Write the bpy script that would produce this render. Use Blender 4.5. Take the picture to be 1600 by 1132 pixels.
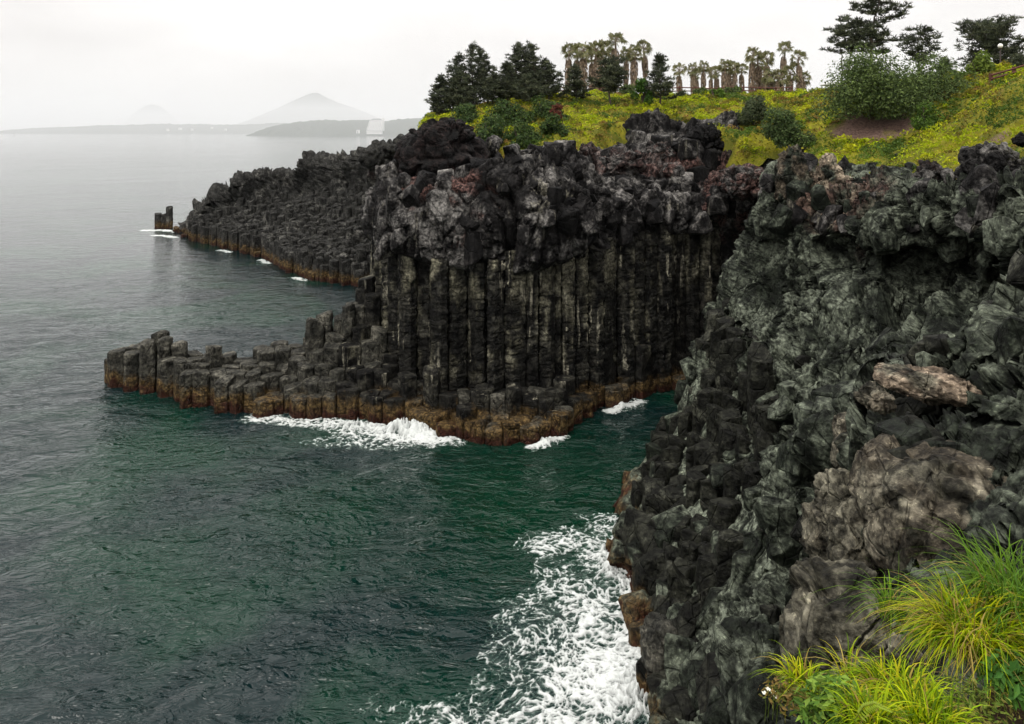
import bpy, bmesh, math
import numpy as np

# ------------------------------------------------------------------ camera, light, exposure
for o in list(bpy.data.objects):
    bpy.data.objects.remove(o)
sc = bpy.context.scene
COL = sc.collection
R = np.random.default_rng(11)
F, HZ, H = 1200.0, 203.0, 20.0          # focal length and horizon row of the 1600 px wide photograph, eye height above the sea

cam_d = bpy.data.cameras.new('camera')
cam = bpy.data.objects.new('camera', cam_d)
COL.objects.link(cam)
cam.location = (0, 0, H)
cam.rotation_euler = (math.radians(90), 0, 0)
cam_d.sensor_width = 36.0
cam_d.lens = 36.0 * F / 1600.0
cam_d.shift_y = -(566.0 - HZ) / 1600.0
cam_d.clip_start = 0.1
cam_d.clip_end = 60000
sc.camera = cam

SUN_EL, SUN_AZ = 58.0, 215.0            # overcast: a weak, very soft sun high behind and to the left
world = bpy.data.worlds.new('World')
sc.world = world
world.use_nodes = True
wn, wl = world.node_tree.nodes, world.node_tree.links
wn.clear()
w_out = wn.new('ShaderNodeOutputWorld')
w_bg = wn.new('ShaderNodeBackground')
w_bg.inputs['Strength'].default_value = 0.1
w_sky = wn.new('ShaderNodeTexSky')
w_sky.sky_type = 'NISHITA'
w_sky.sun_disc = False
w_sky.sun_elevation = math.radians(SUN_EL)
w_sky.sun_rotation = math.radians(SUN_AZ)
w_sky.air_density = 1.0
w_sky.dust_density = 4.0
w_tc = wn.new('ShaderNodeTexCoord')
w_map = wn.new('ShaderNodeMapping')
w_map.inputs['Scale'].default_value = (1.0, 1.0, 3.5)
w_noise = wn.new('ShaderNodeTexNoise')
w_noise.inputs['Scale'].default_value = 2.2
w_noise.inputs['Detail'].default_value = 6.0
w_noise.inputs['Roughness'].default_value = 0.5
w_ramp = wn.new('ShaderNodeValToRGB')    # thick overcast: almost even cloud, a little darker in places
w_ramp.color_ramp.elements[0].position = 0.32
w_ramp.color_ramp.elements[0].color = (6.1, 5.8, 5.6, 1)
w_ramp.color_ramp.elements[1].position = 0.62
w_ramp.color_ramp.elements[1].color = (8.5, 8.2, 7.95, 1)
w_mix = wn.new('ShaderNodeMix')
w_mix.data_type = 'RGBA'
w_mix.inputs[0].default_value = 0.93
wl.new(w_tc.outputs['Generated'], w_map.inputs['Vector'])
wl.new(w_map.outputs['Vector'], w_noise.inputs['Vector'])
wl.new(w_noise.outputs['Fac'], w_ramp.inputs['Fac'])
wl.new(w_sky.outputs['Color'], w_mix.inputs[6])
wl.new(w_ramp.outputs['Color'], w_mix.inputs[7])
# an overcast sky is darkest at the horizon and brightens evenly towards the zenith
w_sep = wn.new('ShaderNodeSeparateXYZ')
w_up = wn.new('ShaderNodeMath'); w_up.operation = 'MAXIMUM'; w_up.inputs[1].default_value = 0.0
w_cie = wn.new('ShaderNodeMath'); w_cie.operation = 'MULTIPLY_ADD'; w_cie.inputs[1].default_value = 2.0; w_cie.inputs[2].default_value = 1.0
w_mul = wn.new('ShaderNodeVectorMath'); w_mul.operation = 'SCALE'
wl.new(w_tc.outputs['Generated'], w_sep.inputs[0])
wl.new(w_sep.outputs[2], w_up.inputs[0])
wl.new(w_up.outputs[0], w_cie.inputs[0])
wl.new(w_mix.outputs[2], w_mul.inputs[0])
wl.new(w_cie.outputs[0], w_mul.inputs['Scale'])
wl.new(w_mul.outputs[0], w_bg.inputs['Color'])
wl.new(w_bg.outputs['Background'], w_out.inputs['Surface'])

sun_d = bpy.data.lights.new('sun', 'SUN')
sun_d.energy = 1.4
sun_d.angle = math.radians(22)
sun_d.color = (1.0, 0.96, 0.9)
sun = bpy.data.objects.new('sun', sun_d)
COL.objects.link(sun)
# the light travels from behind-left of the camera towards the cliffs
sun.rotation_euler = (math.radians(90 - SUN_EL), 0, math.radians(-35))

sc.view_settings.view_transform = 'Standard'
sc.view_settings.look = 'None'
sc.view_settings.gamma = 1.0
sc.view_settings.use_curve_mapping = False
sc.view_settings.exposure = 0.2
sc.cycles.use_denoising = True
sc.cycles.max_bounces = 6
sc.cycles.diffuse_bounces = 3
sc.cycles.glossy_bounces = 3
sc.cycles.transparent_max_bounces = 6
sc.cycles.volume_bounces = 1
sc.cycles.use_adaptive_sampling = True
sc.cycles.adaptive_threshold = 0.02

# ------------------------------------------------------------------ helpers
def at(px, py, Y):
    """the place in the world that a photo point has when it lies Y metres ahead"""
    return np.array([(px - 800.0) / F * Y, Y, H - (py - HZ) / F * Y])

def tag(o, label=None, cat=None, group=None, kind=None):
    if label: o['label'] = label
    if cat: o['category'] = cat
    if group: o['group'] = group
    if kind: o['kind'] = kind
    return o

def empty(name, loc=(0, 0, 0)):
    o = bpy.data.objects.new(name, None)
    o.location = [float(v) for v in loc]
    o.empty_display_size = 0.3
    COL.objects.link(o)
    return o

def mesh_data(name, V, Fc, mat=None, smooth=True, col=None, attrs=None):
    me = bpy.data.meshes.new(name)
    V = np.asarray(V, dtype=np.float32)
    me.vertices.add(len(V))
    me.vertices.foreach_set('co', V.ravel())
    if isinstance(Fc, np.ndarray):
        n, k = Fc.shape
        me.loops.add(n * k)
        me.loops.foreach_set('vertex_index', Fc.astype(np.int32).ravel())
        me.polygons.add(n)
        me.polygons.foreach_set('loop_start', np.arange(0, n * k, k, dtype=np.int32))
        me.polygons.foreach_set('loop_total', np.full(n, k, dtype=np.int32))
    else:
        tot = np.array([len(f) for f in Fc], dtype=np.int32)
        me.loops.add(int(tot.sum()))
        me.loops.foreach_set('vertex_index', np.concatenate([np.asarray(f, dtype=np.int32) for f in Fc]))
        me.polygons.add(len(Fc))
        me.polygons.foreach_set('loop_start', np.concatenate([[0], np.cumsum(tot)[:-1]]).astype(np.int32))
        me.polygons.foreach_set('loop_total', tot)
    me.update(calc_edges=True)
    me.polygons.foreach_set('use_smooth', np.full(len(me.polygons), smooth, dtype=bool))
    if col is not None:
        a = me.attributes.new('Col', 'FLOAT_COLOR', 'POINT')
        c = np.ones((len(V), 4), dtype=np.float32)
        c[:, :3] = col
        a.data.foreach_set('color', c.ravel())
    for k_, v_ in (attrs or {}).items():
        a = me.attributes.new(k_, 'FLOAT', 'POINT')
        a.data.foreach_set('value', np.asarray(v_, dtype=np.float32))
    me.validate()
    if mat: me.materials.append(mat)
    return me

def obj(name, me, parent=None, loc=None):
    o = bpy.data.objects.new(name, me)
    if loc is not None: o.location = [float(v) for v in loc]
    COL.objects.link(o)
    if parent is not None: o.parent = parent
    return o

def grid_faces(nu, nv):
    i = np.arange(nu - 1)[:, None] * nv + np.arange(nv - 1)[None, :]
    return np.stack([i, i + nv, i + nv + 1, i + 1], -1).reshape(-1, 4)

# ---- noise (numpy)
_perm = np.random.default_rng(3).permutation(256)
_perm = np.concatenate([_perm, _perm, _perm])
_g = np.random.default_rng(4).normal(size=(256, 3))
_g /= np.linalg.norm(_g, axis=1)[:, None]
_wp = np.random.default_rng(5).random((256, 3))

def perlin(p):
    p = np.asarray(p, dtype=np.float64)
    i = np.floor(p).astype(np.int64)
    f = p - i
    i &= 255
    u = f * f * f * (f * (f * 6 - 15) + 10)
    out = np.zeros(len(p))
    for dx in (0, 1):
        wx = u[:, 0] if dx else 1 - u[:, 0]
        a = _perm[i[:, 0] + dx]
        for dy in (0, 1):
            wy = u[:, 1] if dy else 1 - u[:, 1]
            b = _perm[(a + i[:, 1] + dy) & 255]
            for dz in (0, 1):
                wz = u[:, 2] if dz else 1 - u[:, 2]
                g = _g[_perm[(b + i[:, 2] + dz) & 255]]
                out += wx * wy * wz * (g[:, 0] * (f[:, 0] - dx) + g[:, 1] * (f[:, 1] - dy) + g[:, 2] * (f[:, 2] - dz))
    return out * 1.5

def fbm(p, octaves=4, gain=0.5, lac=2.03):
    p = np.asarray(p, dtype=np.float64)
    a, s = 1.0, np.zeros(len(p))
    for k in range(octaves):
        s += a * perlin(p + 17.3 * k)
        p = p * lac
        a *= gain
    return s

def ridged(p, octaves=4, gain=0.5, lac=2.1):
    p = np.asarray(p, dtype=np.float64)
    a, s = 1.0, np.zeros(len(p))
    for k in range(octaves):
        s += a * (1 - 2 * np.abs(perlin(p + 31.7 * k)))
        p = p * lac
        a *= gain
    return s

def worley(p, dims=3):
    """distance to the first and to the second nearest feature point"""
    p = np.asarray(p, dtype=np.float64)
    i = np.floor(p).astype(np.int64)
    f1 = np.full(len(p), 9.0)
    f2 = np.full(len(p), 9.0)
    zs = (-1, 0, 1) if dims == 3 else (0,)
    for dx in (-1, 0, 1):
        for dy in (-1, 0, 1):
            for dz in zs:
                c = i + np.array([dx, dy, dz])
                h = _perm[(_perm[(_perm[c[:, 0] & 255] + c[:, 1]) & 255] + c[:, 2]) & 255]
                d = c + _wp[h] - p
                if dims == 2: d = d[:, :2]
                d = np.sqrt((d * d).sum(1))
                m = d < f1
                f2 = np.where(m, f1, np.minimum(f2, d))
                f1 = np.where(m, d, f1)
    return f1, f2

_tilt = np.random.default_rng(6).normal(size=(256, 3))
_lvl = np.random.default_rng(7).uniform(-1, 1, 256)
def blocks(p, tilt=0.6):
    """broken faces: every cell has its own level and its own tilted plane; returns height and the gap to the next cell"""
    p = np.asarray(p, dtype=np.float64)
    i = np.floor(p).astype(np.int64)
    f1 = np.full(len(p), 9.0); f2 = np.full(len(p), 9.0)
    hid = np.zeros(len(p), np.int64); vec = np.zeros((len(p), 3))
    for dx in (-1, 0, 1):
        for dy in (-1, 0, 1):
            for dz in (-1, 0, 1):
                c = i + np.array([dx, dy, dz])
                h = _perm[(_perm[(_perm[c[:, 0] & 255] + c[:, 1]) & 255] + c[:, 2]) & 255]
                v = p - (c + _wp[h])
                d = np.sqrt((v * v).sum(1))
                m = d < f1
                f2 = np.where(m, f1, np.minimum(f2, d))
                f1 = np.where(m, d, f1)
                hid = np.where(m, h, hid); vec = np.where(m[:, None], v, vec)
    return _lvl[hid] * 0.5 + tilt * (_tilt[hid] * vec).sum(1), f2 - f1

def smooth01(x, a, b):
    t = np.clip((x - a) / (b - a), 0, 1)
    return t * t * (3 - 2 * t)

def catmull(P, t):
    """P (n, ...) control points, t in 0..n-1"""
    n = len(P)
    i = np.clip(np.floor(t).astype(int), 0, n - 2)
    f = (t - i).reshape((-1,) + (1,) * (P.ndim - 1))
    p0, p1, p2, p3 = P[np.clip(i - 1, 0, n - 1)], P[i], P[i + 1], P[np.clip(i + 2, 0, n - 1)]
    m1, m2 = 0.42 * (p2 - p0), 0.42 * (p3 - p1)
    return (2 * f**3 - 3 * f**2 + 1) * p1 + (f**3 - 2 * f**2 + f) * m1 + (-2 * f**3 + 3 * f**2) * p2 + (f**3 - f**2) * m2

def loft(S, su, sv):
    """S (sections, levels, 3); su / sv: samples per span along sections / levels"""
    S = np.asarray(S, dtype=float)
    def ts(n): return np.concatenate([np.linspace(k, k + 1, c, endpoint=False) for k, c in enumerate(n)] + [[len(n)]])
    A = catmull(S, ts(su))
    B = np.swapaxes(catmull(np.swapaxes(A, 0, 1), ts(sv)), 0, 1)
    return B

def grid_normals(G):
    n = np.cross(np.gradient(G, axis=0), np.gradient(G, axis=1))
    return n / (np.linalg.norm(n, axis=2, keepdims=True) + 1e-9)

def tps(ctrl, soft=0.0):
    """thin-plate surface z(x, y) through control points"""
    C = np.asarray(ctrl, dtype=float)
    def U(r2): return np.where(r2 > 0, r2 * np.log(r2 + 1e-12), 0.0)
    n = len(C)
    d2 = ((C[:, None, :2] - C[None, :, :2]) ** 2).sum(2)
    A = np.zeros((n + 3, n + 3))
    A[:n, :n] = U(d2) + soft * np.eye(n)
    A[:n, n] = 1; A[:n, n + 1:] = C[:, :2]
    A[n:, :n] = A[:n, n:].T
    w = np.linalg.solve(A, np.concatenate([C[:, 2], np.zeros(3)]))
    def z(x, y):
        x = np.asarray(x, float); y = np.asarray(y, float)
        sh = x.shape
        x = x.ravel(); y = y.ravel()
        out = w[n] + w[n + 1] * x + w[n + 2] * y
        for k in range(n):
            out = out + w[k] * U((x - C[k, 0]) ** 2 + (y - C[k, 1]) ** 2)
        return out.reshape(sh)
    return z

# ------------------------------------------------------------------ materials
class NT:
    """small node-tree writer"""
    def __init__(self, name):
        self.m = bpy.data.materials.new(name)
        self.m.use_nodes = True
        self.t = self.m.node_tree
        self.t.nodes.clear()
        self.out = self.n('ShaderNodeOutputMaterial')
    def n(self, kind, **kw):
        nd = self.t.nodes.new(kind)
        for k, v in kw.items(): setattr(nd, k, v)
        return nd
    def put(self, sock, v):
        if isinstance(v, bpy.types.NodeSocket): self.t.links.new(v, sock)
        elif v is not None: sock.default_value = v
    def pos(self, scale=(1, 1, 1)):
        g = self.n('ShaderNodeNewGeometry').outputs['Position']
        m = self.n('ShaderNodeVectorMath', operation='MULTIPLY')
        self.put(m.inputs[0], g)
        m.inputs[1].default_value = scale
        return m.outputs[0]
    def noise(self, vec, scale, detail=5, rough=0.55, dist=0.0, kind='FBM'):
        nd = self.n('ShaderNodeTexNoise')
        nd.noise_type = kind
        self.put(nd.inputs['Vector'], vec)
        nd.inputs['Scale'].default_value = scale
        nd.inputs['Detail'].default_value = detail
        nd.inputs['Roughness'].default_value = rough
        nd.inputs['Distortion'].default_value = dist
        return nd.outputs['Fac']
    def voro(self, vec, scale, feature='F1', rnd=1.0):
        nd = self.n('ShaderNodeTexVoronoi')
        nd.feature = feature
        self.put(nd.inputs['Vector'], vec)
        nd.inputs['Scale'].default_value = scale
        nd.inputs['Randomness'].default_value = rnd
        return nd.outputs['Distance']
    def math(self, op, a, b=None, c=None, clamp=False):
        nd = self.n('ShaderNodeMath', operation=op)
        nd.use_clamp = clamp
        for s, v in zip(nd.inputs, (a, b, c)): self.put(s, v)
        return nd.outputs[0]
    def step(self, v, a, b):
        nd = self.n('ShaderNodeMapRange')
        nd.interpolation_type = 'SMOOTHSTEP'
        self.put(nd.inputs['Value'], v)
        nd.inputs['From Min'].default_value = a
        nd.inputs['From Max'].default_value = b
        return nd.outputs['Result']
    def mix(self, f, a, b, mode='MIX'):
        nd = self.n('ShaderNodeMix')
        nd.data_type = 'RGBA'
        nd.blend_type = mode
        self.put(nd.inputs[0], f)
        for s, v in ((nd.inputs[6], a), (nd.inputs[7], b)):
            if isinstance(v, tuple) and len(v) == 3: v = v + (1,)
            self.put(s, v)
        return nd.outputs[2]
    def attr(self, name, out='Fac'):
        nd = self.n('ShaderNodeAttribute')
        nd.attribute_name = name
        return nd.outputs[out]
    def z(self):
        s = self.n('ShaderNodeSeparateXYZ')
        self.put(s.inputs[0], self.n('ShaderNodeNewGeometry').outputs['Position'])
        return s.outputs[2]
    def bump(self, height, strength=1.0, dist=1.0, normal=None):
        nd = self.n('ShaderNodeBump')
        self.put(nd.inputs['Height'], height)
        nd.inputs['Strength'].default_value = strength
        nd.inputs['Distance'].default_value = dist
        self.put(nd.inputs['Normal'], normal)
        return nd.outputs[0]
    def principled(self, color, rough=0.7, normal=None, spec=0.5, **kw):
        nd = self.n('ShaderNodeBsdfPrincipled')
        if isinstance(color, tuple) and len(color) == 3: color = color + (1,)
        self.put(nd.inputs['Base Color'], color)
        self.put(nd.inputs['Roughness'], rough)
        nd.inputs['Specular IOR Level'].default_value = spec
        self.put(nd.inputs['Normal'], normal)
        for k, v in kw.items(): self.put(nd.inputs[k], v)
        return nd.outputs[0]
    def done(self, shader):
        self.t.links.new(shader, self.out.inputs['Surface'])
        return self.m

def rock_material(name, dark, mid, light, tide=True, streak=0.0, fine=1.0, light_at=(0.56, 0.70), tide_z=1.4, rough=0.72):
    t = NT(name)
    p = t.pos()
    big = t.noise(p, 0.35, 4, 0.6, 0.15)
    med = t.noise(p, 1.3, 6, 0.66, 0.1)
    fin = t.noise(p, 5.0, 4, 0.6)
    c = t.mix(t.step(med, 0.36, 0.64), dark, mid)
    blotch = t.math('ADD', t.math('MULTIPLY', big, 0.55), t.math('MULTIPLY', med, 0.45))
    c = t.mix(t.math('MULTIPLY', t.step(blotch, light_at[0] - 0.04, light_at[1]), 0.8), c, light)
    if streak:      # pale mineral runs down the columns
        sp = t.pos((1.9, 1.9, 0.16))
        run = t.step(t.noise(sp, 1.0, 4, 0.6, 0.5), 0.58, 0.66)
        band = t.step(t.noise(t.pos((0.3, 0.3, 0.5)), 0.55, 3, 0.6), 0.45, 0.58)
        c = t.mix(t.math('MULTIPLY', t.math('MULTIPLY', run, band), streak), c, (0.27, 0.255, 0.20))
    c = t.mix(t.attr('red'), c, t.mix(t.step(fin, 0.35, 0.7), (0.028, 0.015, 0.013), (0.115, 0.062, 0.055)))
    c = t.mix(t.attr('pale'), c, t.mix(t.step(med, 0.35, 0.65), (0.13, 0.10, 0.075), (0.40, 0.31, 0.235)))
    c = t.mix(t.attr('cream'), c, t.mix(t.step(med, 0.35, 0.65), (0.060, 0.057, 0.040), (0.20, 0.19, 0.14)))
    c = t.mix(t.attr('ash'), c, t.mix(t.step(fin, 0.35, 0.65), (0.052, 0.060, 0.046), (0.126, 0.142, 0.112)))
    c = t.mix(t.attr('earth'), c, t.mix(t.step(med, 0.3, 0.7), (0.07, 0.035, 0.024), (0.17, 0.10, 0.06)))
    if tide:        # weed and rust-coloured growth in the splash zone
        zz = t.math('ADD', t.z(), t.math('MULTIPLY', t.math('SUBTRACT', t.noise(p, 0.9, 5, 0.65), 0.5), 3.0))
        tm = t.math('SUBTRACT', 1.0, t.step(zz, tide_z - 0.55, tide_z + 0.35))
        tc = t.mix(t.step(t.noise(p, 3.0, 6, 0.7), 0.35, 0.65), (0.026, 0.016, 0.007), (0.125, 0.082, 0.033))
        low = t.math('SUBTRACT', 1.0, t.step(zz, 0.15, 0.8))
        tc = t.mix(low, tc, (0.030, 0.010, 0.006))
        c = t.mix(t.math('MULTIPLY', tm, 0.92), c, tc)
    c = t.mix(t.step(fin, 0.34, 0.66), t.mix(0.62, c, (0.0, 0.0, 0.0)), t.mix(1.0, c, (1.5, 1.5, 1.45, 1), 'MULTIPLY'))
    grit = t.noise(p, 12.0, 2, 0.5)
    c = t.mix(t.step(grit, 0.60, 0.72), c, t.mix(1.0, c, (2.1, 2.1, 2.0, 1), 'MULTIPLY'))
    pit = t.voro(p, 6.0)
    h = t.math('ADD', t.math('MULTIPLY', med, 0.07), t.math('MULTIPLY', fin, 0.055))
    h = t.math('ADD', h, t.math('MULTIPLY', pit, 0.03))
    h = t.math('ADD', h, t.math('MULTIPLY', grit, 0.03))
    crk = t.step(t.voro(t.pos((1.0, 1.0, 0.55)), 1.2, 'DISTANCE_TO_EDGE'), 0.0, 0.045)
    h = t.math('ADD', h, t.math('MULTIPLY', crk, 0.06))
    b = t.bump(h, 1.0, fine)
    return t.done(t.principled(c, rough, b, 0.10))

M = {}
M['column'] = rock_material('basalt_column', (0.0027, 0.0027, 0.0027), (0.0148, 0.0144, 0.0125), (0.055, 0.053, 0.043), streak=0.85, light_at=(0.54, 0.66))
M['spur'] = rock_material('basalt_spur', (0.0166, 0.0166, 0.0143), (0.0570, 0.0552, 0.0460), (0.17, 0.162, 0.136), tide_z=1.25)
M['far_column'] = rock_material('basalt_far', (0.0092, 0.0092, 0.0087), (0.0386, 0.0386, 0.0359), (0.16, 0.156, 0.142), tide_z=1.35)
M['lava'] = rock_material('lava_rock', (0.0035, 0.0033, 0.0034), (0.0172, 0.0162, 0.0162), (0.165, 0.158, 0.152), streak=0.3, light_at=(0.52, 0.62))
M['cliff'] = rock_material('cliff_rock', (0.0040, 0.0052, 0.0037), (0.0195, 0.0240, 0.0175), (0.128, 0.145, 0.112), tide_z=0.9, light_at=(0.51, 0.61))
M['boulder'] = rock_material('boulder_rock', (0.0110, 0.0106, 0.0078), (0.0423, 0.0396, 0.0294), (0.19, 0.178, 0.138), tide=False, light_at=(0.50, 0.61))
M['black_rock'] = rock_material('black_rock', (0.0023, 0.0023, 0.0026), (0.0090, 0.0086, 0.0086), (0.036, 0.033, 0.033), tide=False)
M['stub'] = rock_material('stub_rock', (0.0035, 0.0037, 0.0030), (0.0156, 0.0164, 0.0125), (0.075, 0.077, 0.060), tide_z=0.9)

# ------------------------------------------------------------------ sea
def sea_z(x, y):
    x = np.asarray(x, float); y = np.asarray(y, float)
    sh = x.shape
    x = x.ravel(); y = y.ravel()
    u, v = 0.8 * x + 0.6 * y, -0.6 * x + 0.8 * y
    d = np.hypot(x, y)
    a = perlin(np.stack([u / 9, v / 4.2, 0 * u], 1)) * 0.16
    b = perlin(np.stack([u / 3.6 + 9, v / 1.9, 0 * u + 2.3], 1)) * 0.09
    c = (0.5 - np.abs(perlin(np.stack([u / 2.0 + 3, v / 1.0, 0 * u + 5.1], 1)))) * 0.07
    k = smooth01(d, 4000, 500)
    kb = smooth01(d, 150, 70)
    return (a * k + (b + c) * kb).reshape(sh)

def graded(lo, hi, step, far, n):
    g = np.geomspace(step * 1.3, far, n)
    return np.concatenate([(lo - g)[::-1], np.arange(lo, hi, step), hi + g])

sx = graded(-46, 26, 0.34, 16000, 64)
sy0 = np.concatenate([-np.geomspace(400, 1, 10), np.linspace(1, 17, 10), np.arange(18, 72, 0.30)])
sy = np.concatenate([sy0, 72 + np.geomspace(0.35, 24000, 130)])
gx, gy = np.meshgrid(sx, sy, indexing='ij')
gz = sea_z(gx, gy)

t = NT('sea_water')
p2 = t.pos((1, 1, 1))
rot = t.n('ShaderNodeMapping')
t.put(rot.inputs['Vector'], p2)
rot.inputs['Rotation'].default_value = (0, 0, math.radians(-37))
rot.inputs['Scale'].default_value = (0.55, 1.0, 1.0)
pv = rot.outputs[0]
w1 = t.noise(pv, 0.55, 3, 0.55, 0.5)
w2 = t.noise(pv, 1.7, 3, 0.55, 0.6)
w3 = t.noise(pv, 5.2, 2, 0.5, 0.3)
ridge = t.math('SUBTRACT', 1.0, t.math('ABSOLUTE', t.math('MULTIPLY', t.math('SUBTRACT', w2, 0.5), 2.6)))
h = t.math('ADD', t.math('MULTIPLY', w1, 0.85), t.math('MULTIPLY', ridge, 0.18))
h = t.math('ADD', h, t.math('MULTIPLY', w3, 0.030))
gust = t.noise(t.pos((0.35, 1, 1)), 0.022, 4, 0.55, 0.5)
nb = t.n('ShaderNodeBump')
t.put(nb.inputs['Height'], h)
sepy = t.n('ShaderNodeSeparateXYZ'); t.put(sepy.inputs[0], t.n('ShaderNodeNewGeometry').outputs['Position'])
calm_far = t.n('ShaderNodeMapRange'); t.put(calm_far.inputs['Value'], sepy.outputs[1])      # open water beyond the bay lies smoother
calm_far.inputs['From Min'].default_value = 48; calm_far.inputs['From Max'].default_value = 130; calm_far.inputs['To Min'].default_value = 1.0; calm_far.inputs['To Max'].default_value = 0.20
t.put(nb.inputs['Strength'], t.math('MULTIPLY', calm_far.outputs[0], t.math('ADD', 0.5, t.math('MULTIPLY', gust, 0.8))))
nb.inputs['Distance'].default_value = 1.0
patch = t.step(t.noise(p2, 0.075, 3, 0.5, 0.4), 0.42, 0.66)
wc = t.mix(patch, (0.0020, 0.0115, 0.0125, 1), (0.0008, 0.0235, 0.0125, 1))
cove = t.n('ShaderNodeVectorMath', operation='DISTANCE'); t.put(cove.inputs[0], t.n('ShaderNodeNewGeometry').outputs['Position']); cove.inputs[1].default_value = (3.0, 42.0, 0.0)
wc = t.mix(t.math('MULTIPLY', t.step(cove.outputs['Value'], 17.0, 3.0), 0.7), wc, (0.0003, 0.0200, 0.0080, 1))
M['sea'] = t.done(t.principled(wc, 0.07, nb.outputs[0], 0.42, IOR=1.333))
sea = obj('sea', mesh_data('sea', np.stack([gx, gy, gz], -1).reshape(-1, 3), grid_faces(*gx.shape), M['sea']))
tag(sea, 'dark green-grey sea with small choppy waves', kind='structure')

# ------------------------------------------------------------------ rough lava surface from lofted sections
def red_mask(V, spots):
    m = np.zeros(len(V))
    n = fbm(V / 1.6, 4) * 0.55
    for (x, y, z, r, k) in spots:
        d = np.sqrt(((V - np.array([x, y, z])) ** 2).sum(1)) / r
        m = np.maximum(m, k * smooth01(d + n, 1.05, 0.55))
    return m

def push(V, spots):
    """hollow the rock: each spot moves away from the open side by a soft amount"""
    for (c, rad, vec) in spots:
        d = (((V - np.array(c)) / np.array(rad)) ** 2).sum(1)
        d = d * (1 + 0.35 * perlin(V / 1.3 + 77))
        V += np.array(vec) * smooth01(d, 1.0, 0.35)[:, None]
    return V

def roughen(G, lumps=0.55, lump_size=2.4, crag=0.35, fine=0.08, squash=0.55, sharp=0.0, calm=0.0, weight=None):
    N = grid_normals(G)
    V = G.reshape(-1, 3).copy()
    N = N.reshape(-1, 3)
    if (N * (np.array([0, 0, 30.0]) - V)).sum() < 0: N = -N
    q = V * np.array([1, 1, squash])
    warp = np.stack([fbm(q / 2.2 + 5, 3), fbm(q / 2.2 + 50, 3), fbm(q / 2.2 + 90, 3)], 1) * 0.42
    amp = 1 - calm * smooth01(fbm(V / 6.0 + 33, 2), -0.05, 0.35)       # some faces are smoother than others
    big, e1 = blocks((q + warp) / (lump_size * 1.9), 0.9)
    med, e2 = blocks((q + warp * 0.6 + 40) / (lump_size * 0.78), 1.0)
    sml, e3 = blocks((q + warp * 0.3 + 80) / (lump_size * 0.30), 1.0)
    tny, e4 = blocks((V + 120) / (lump_size * 0.13), 1.0)
    d = lumps * 1.5 * big - lumps * 1.0 * smooth01(e1, 0.08, 0.0)
    d += (0.45 + 0.55 * amp) * (lumps * 0.62 * med - lumps * 0.66 * smooth01(e2, 0.09, 0.0))
    d += amp * (lumps * 0.24 * sml - lumps * 0.26 * smooth01(e3, 0.11, 0.0)) + amp * lumps * 0.09 * tny
    d += crag * fbm(q / 4.5 + 3, 3) + amp * crag * 0.22 * (ridged(q / 1.3 + 8, 4, 0.6) - 0.5)
    d += fine * (0.3 + 0.7 * amp) * ridged(V / 0.40 + 2, 3, 0.6) * 0.7
    if sharp: d += sharp * np.maximum(0, ridged(q * np.array([1, 1, .6]) / 2.2 + 21, 3) - 0.3)
    if weight is not None: d = d * weight(V)
    return V + N * d[:, None], big

# ---- angular broken blocks that sit in the rough rock: a few shapes, shared by all
def block_mesh(name, seed, mat):
    rng = np.random.default_rng(seed)
    bm = bmesh.new()
    for k in range(18):
        p = rng.uniform(-1, 1, 3)
        p[rng.integers(0, 3)] = rng.choice([-1, 1])
        p = p * np.array([0.55, 0.5, 0.62]) * (1 if k % 3 else 0.9)
        bm.verts.new(p)
    res = bmesh.ops.convex_hull(bm, input=bm.verts)
    bmesh.ops.delete(bm, geom=list({e for e in res['geom_interior'] + res['geom_unused'] if isinstance(e, bmesh.types.BMVert)}), context='VERTS')
    bmesh.ops.dissolve_limit(bm, angle_limit=math.radians(14), verts=bm.verts, edges=bm.edges)
    bmesh.ops.bevel(bm, geom=list(bm.edges), offset=0.035, segments=1, affect='EDGES', clamp_overlap=True)
    me = bpy.data.meshes.new(name)
    bm.to_mesh(me); bm.free()
    me.materials.append(mat)
    return me

def scatter_blocks(parent, V, shape, n, seed, mats, size, box_px, flat=0.55, where=None):
    rng = np.random.default_rng(seed)
    Nn = grid_normals(V.reshape(shape[0], shape[1], 3)).reshape(-1, 3)
    to = np.array([0, 0, H]) - V
    Nn = np.where(((Nn * to).sum(1) < 0)[:, None], -Nn, Nn)
    px, py = 800 + V[:, 0] / V[:, 1] * F, HZ - (V[:, 2] - H) / V[:, 1] * F
    ok = (px > box_px[0]) & (px < box_px[2]) & (py > box_px[1]) & (py < box_px[3])
    if where is not None: ok &= where(V)
    idx = rng.choice(np.nonzero(ok)[0], n, replace=False)
    shapes = [block_mesh('rock_block', seed * 10 + k, mats[k % len(mats)]) for k in range(14)]
    for i in idx:
        s = size * min(1.55, math.exp(rng.normal() * 0.42))
        o = obj('rock_block', shapes[rng.integers(0, 14)], parent, V[i] + Nn[i] * s * rng.uniform(-0.22, 0.08))
        o.scale = (s * rng.uniform(0.8, 1.3), s * rng.uniform(0.8, 1.3), s * rng.uniform(0.7, 1.5))
        o.rotation_euler = (rng.normal() * 0.22, rng.normal() * 0.22, rng.uniform(0, 6.28))

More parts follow.
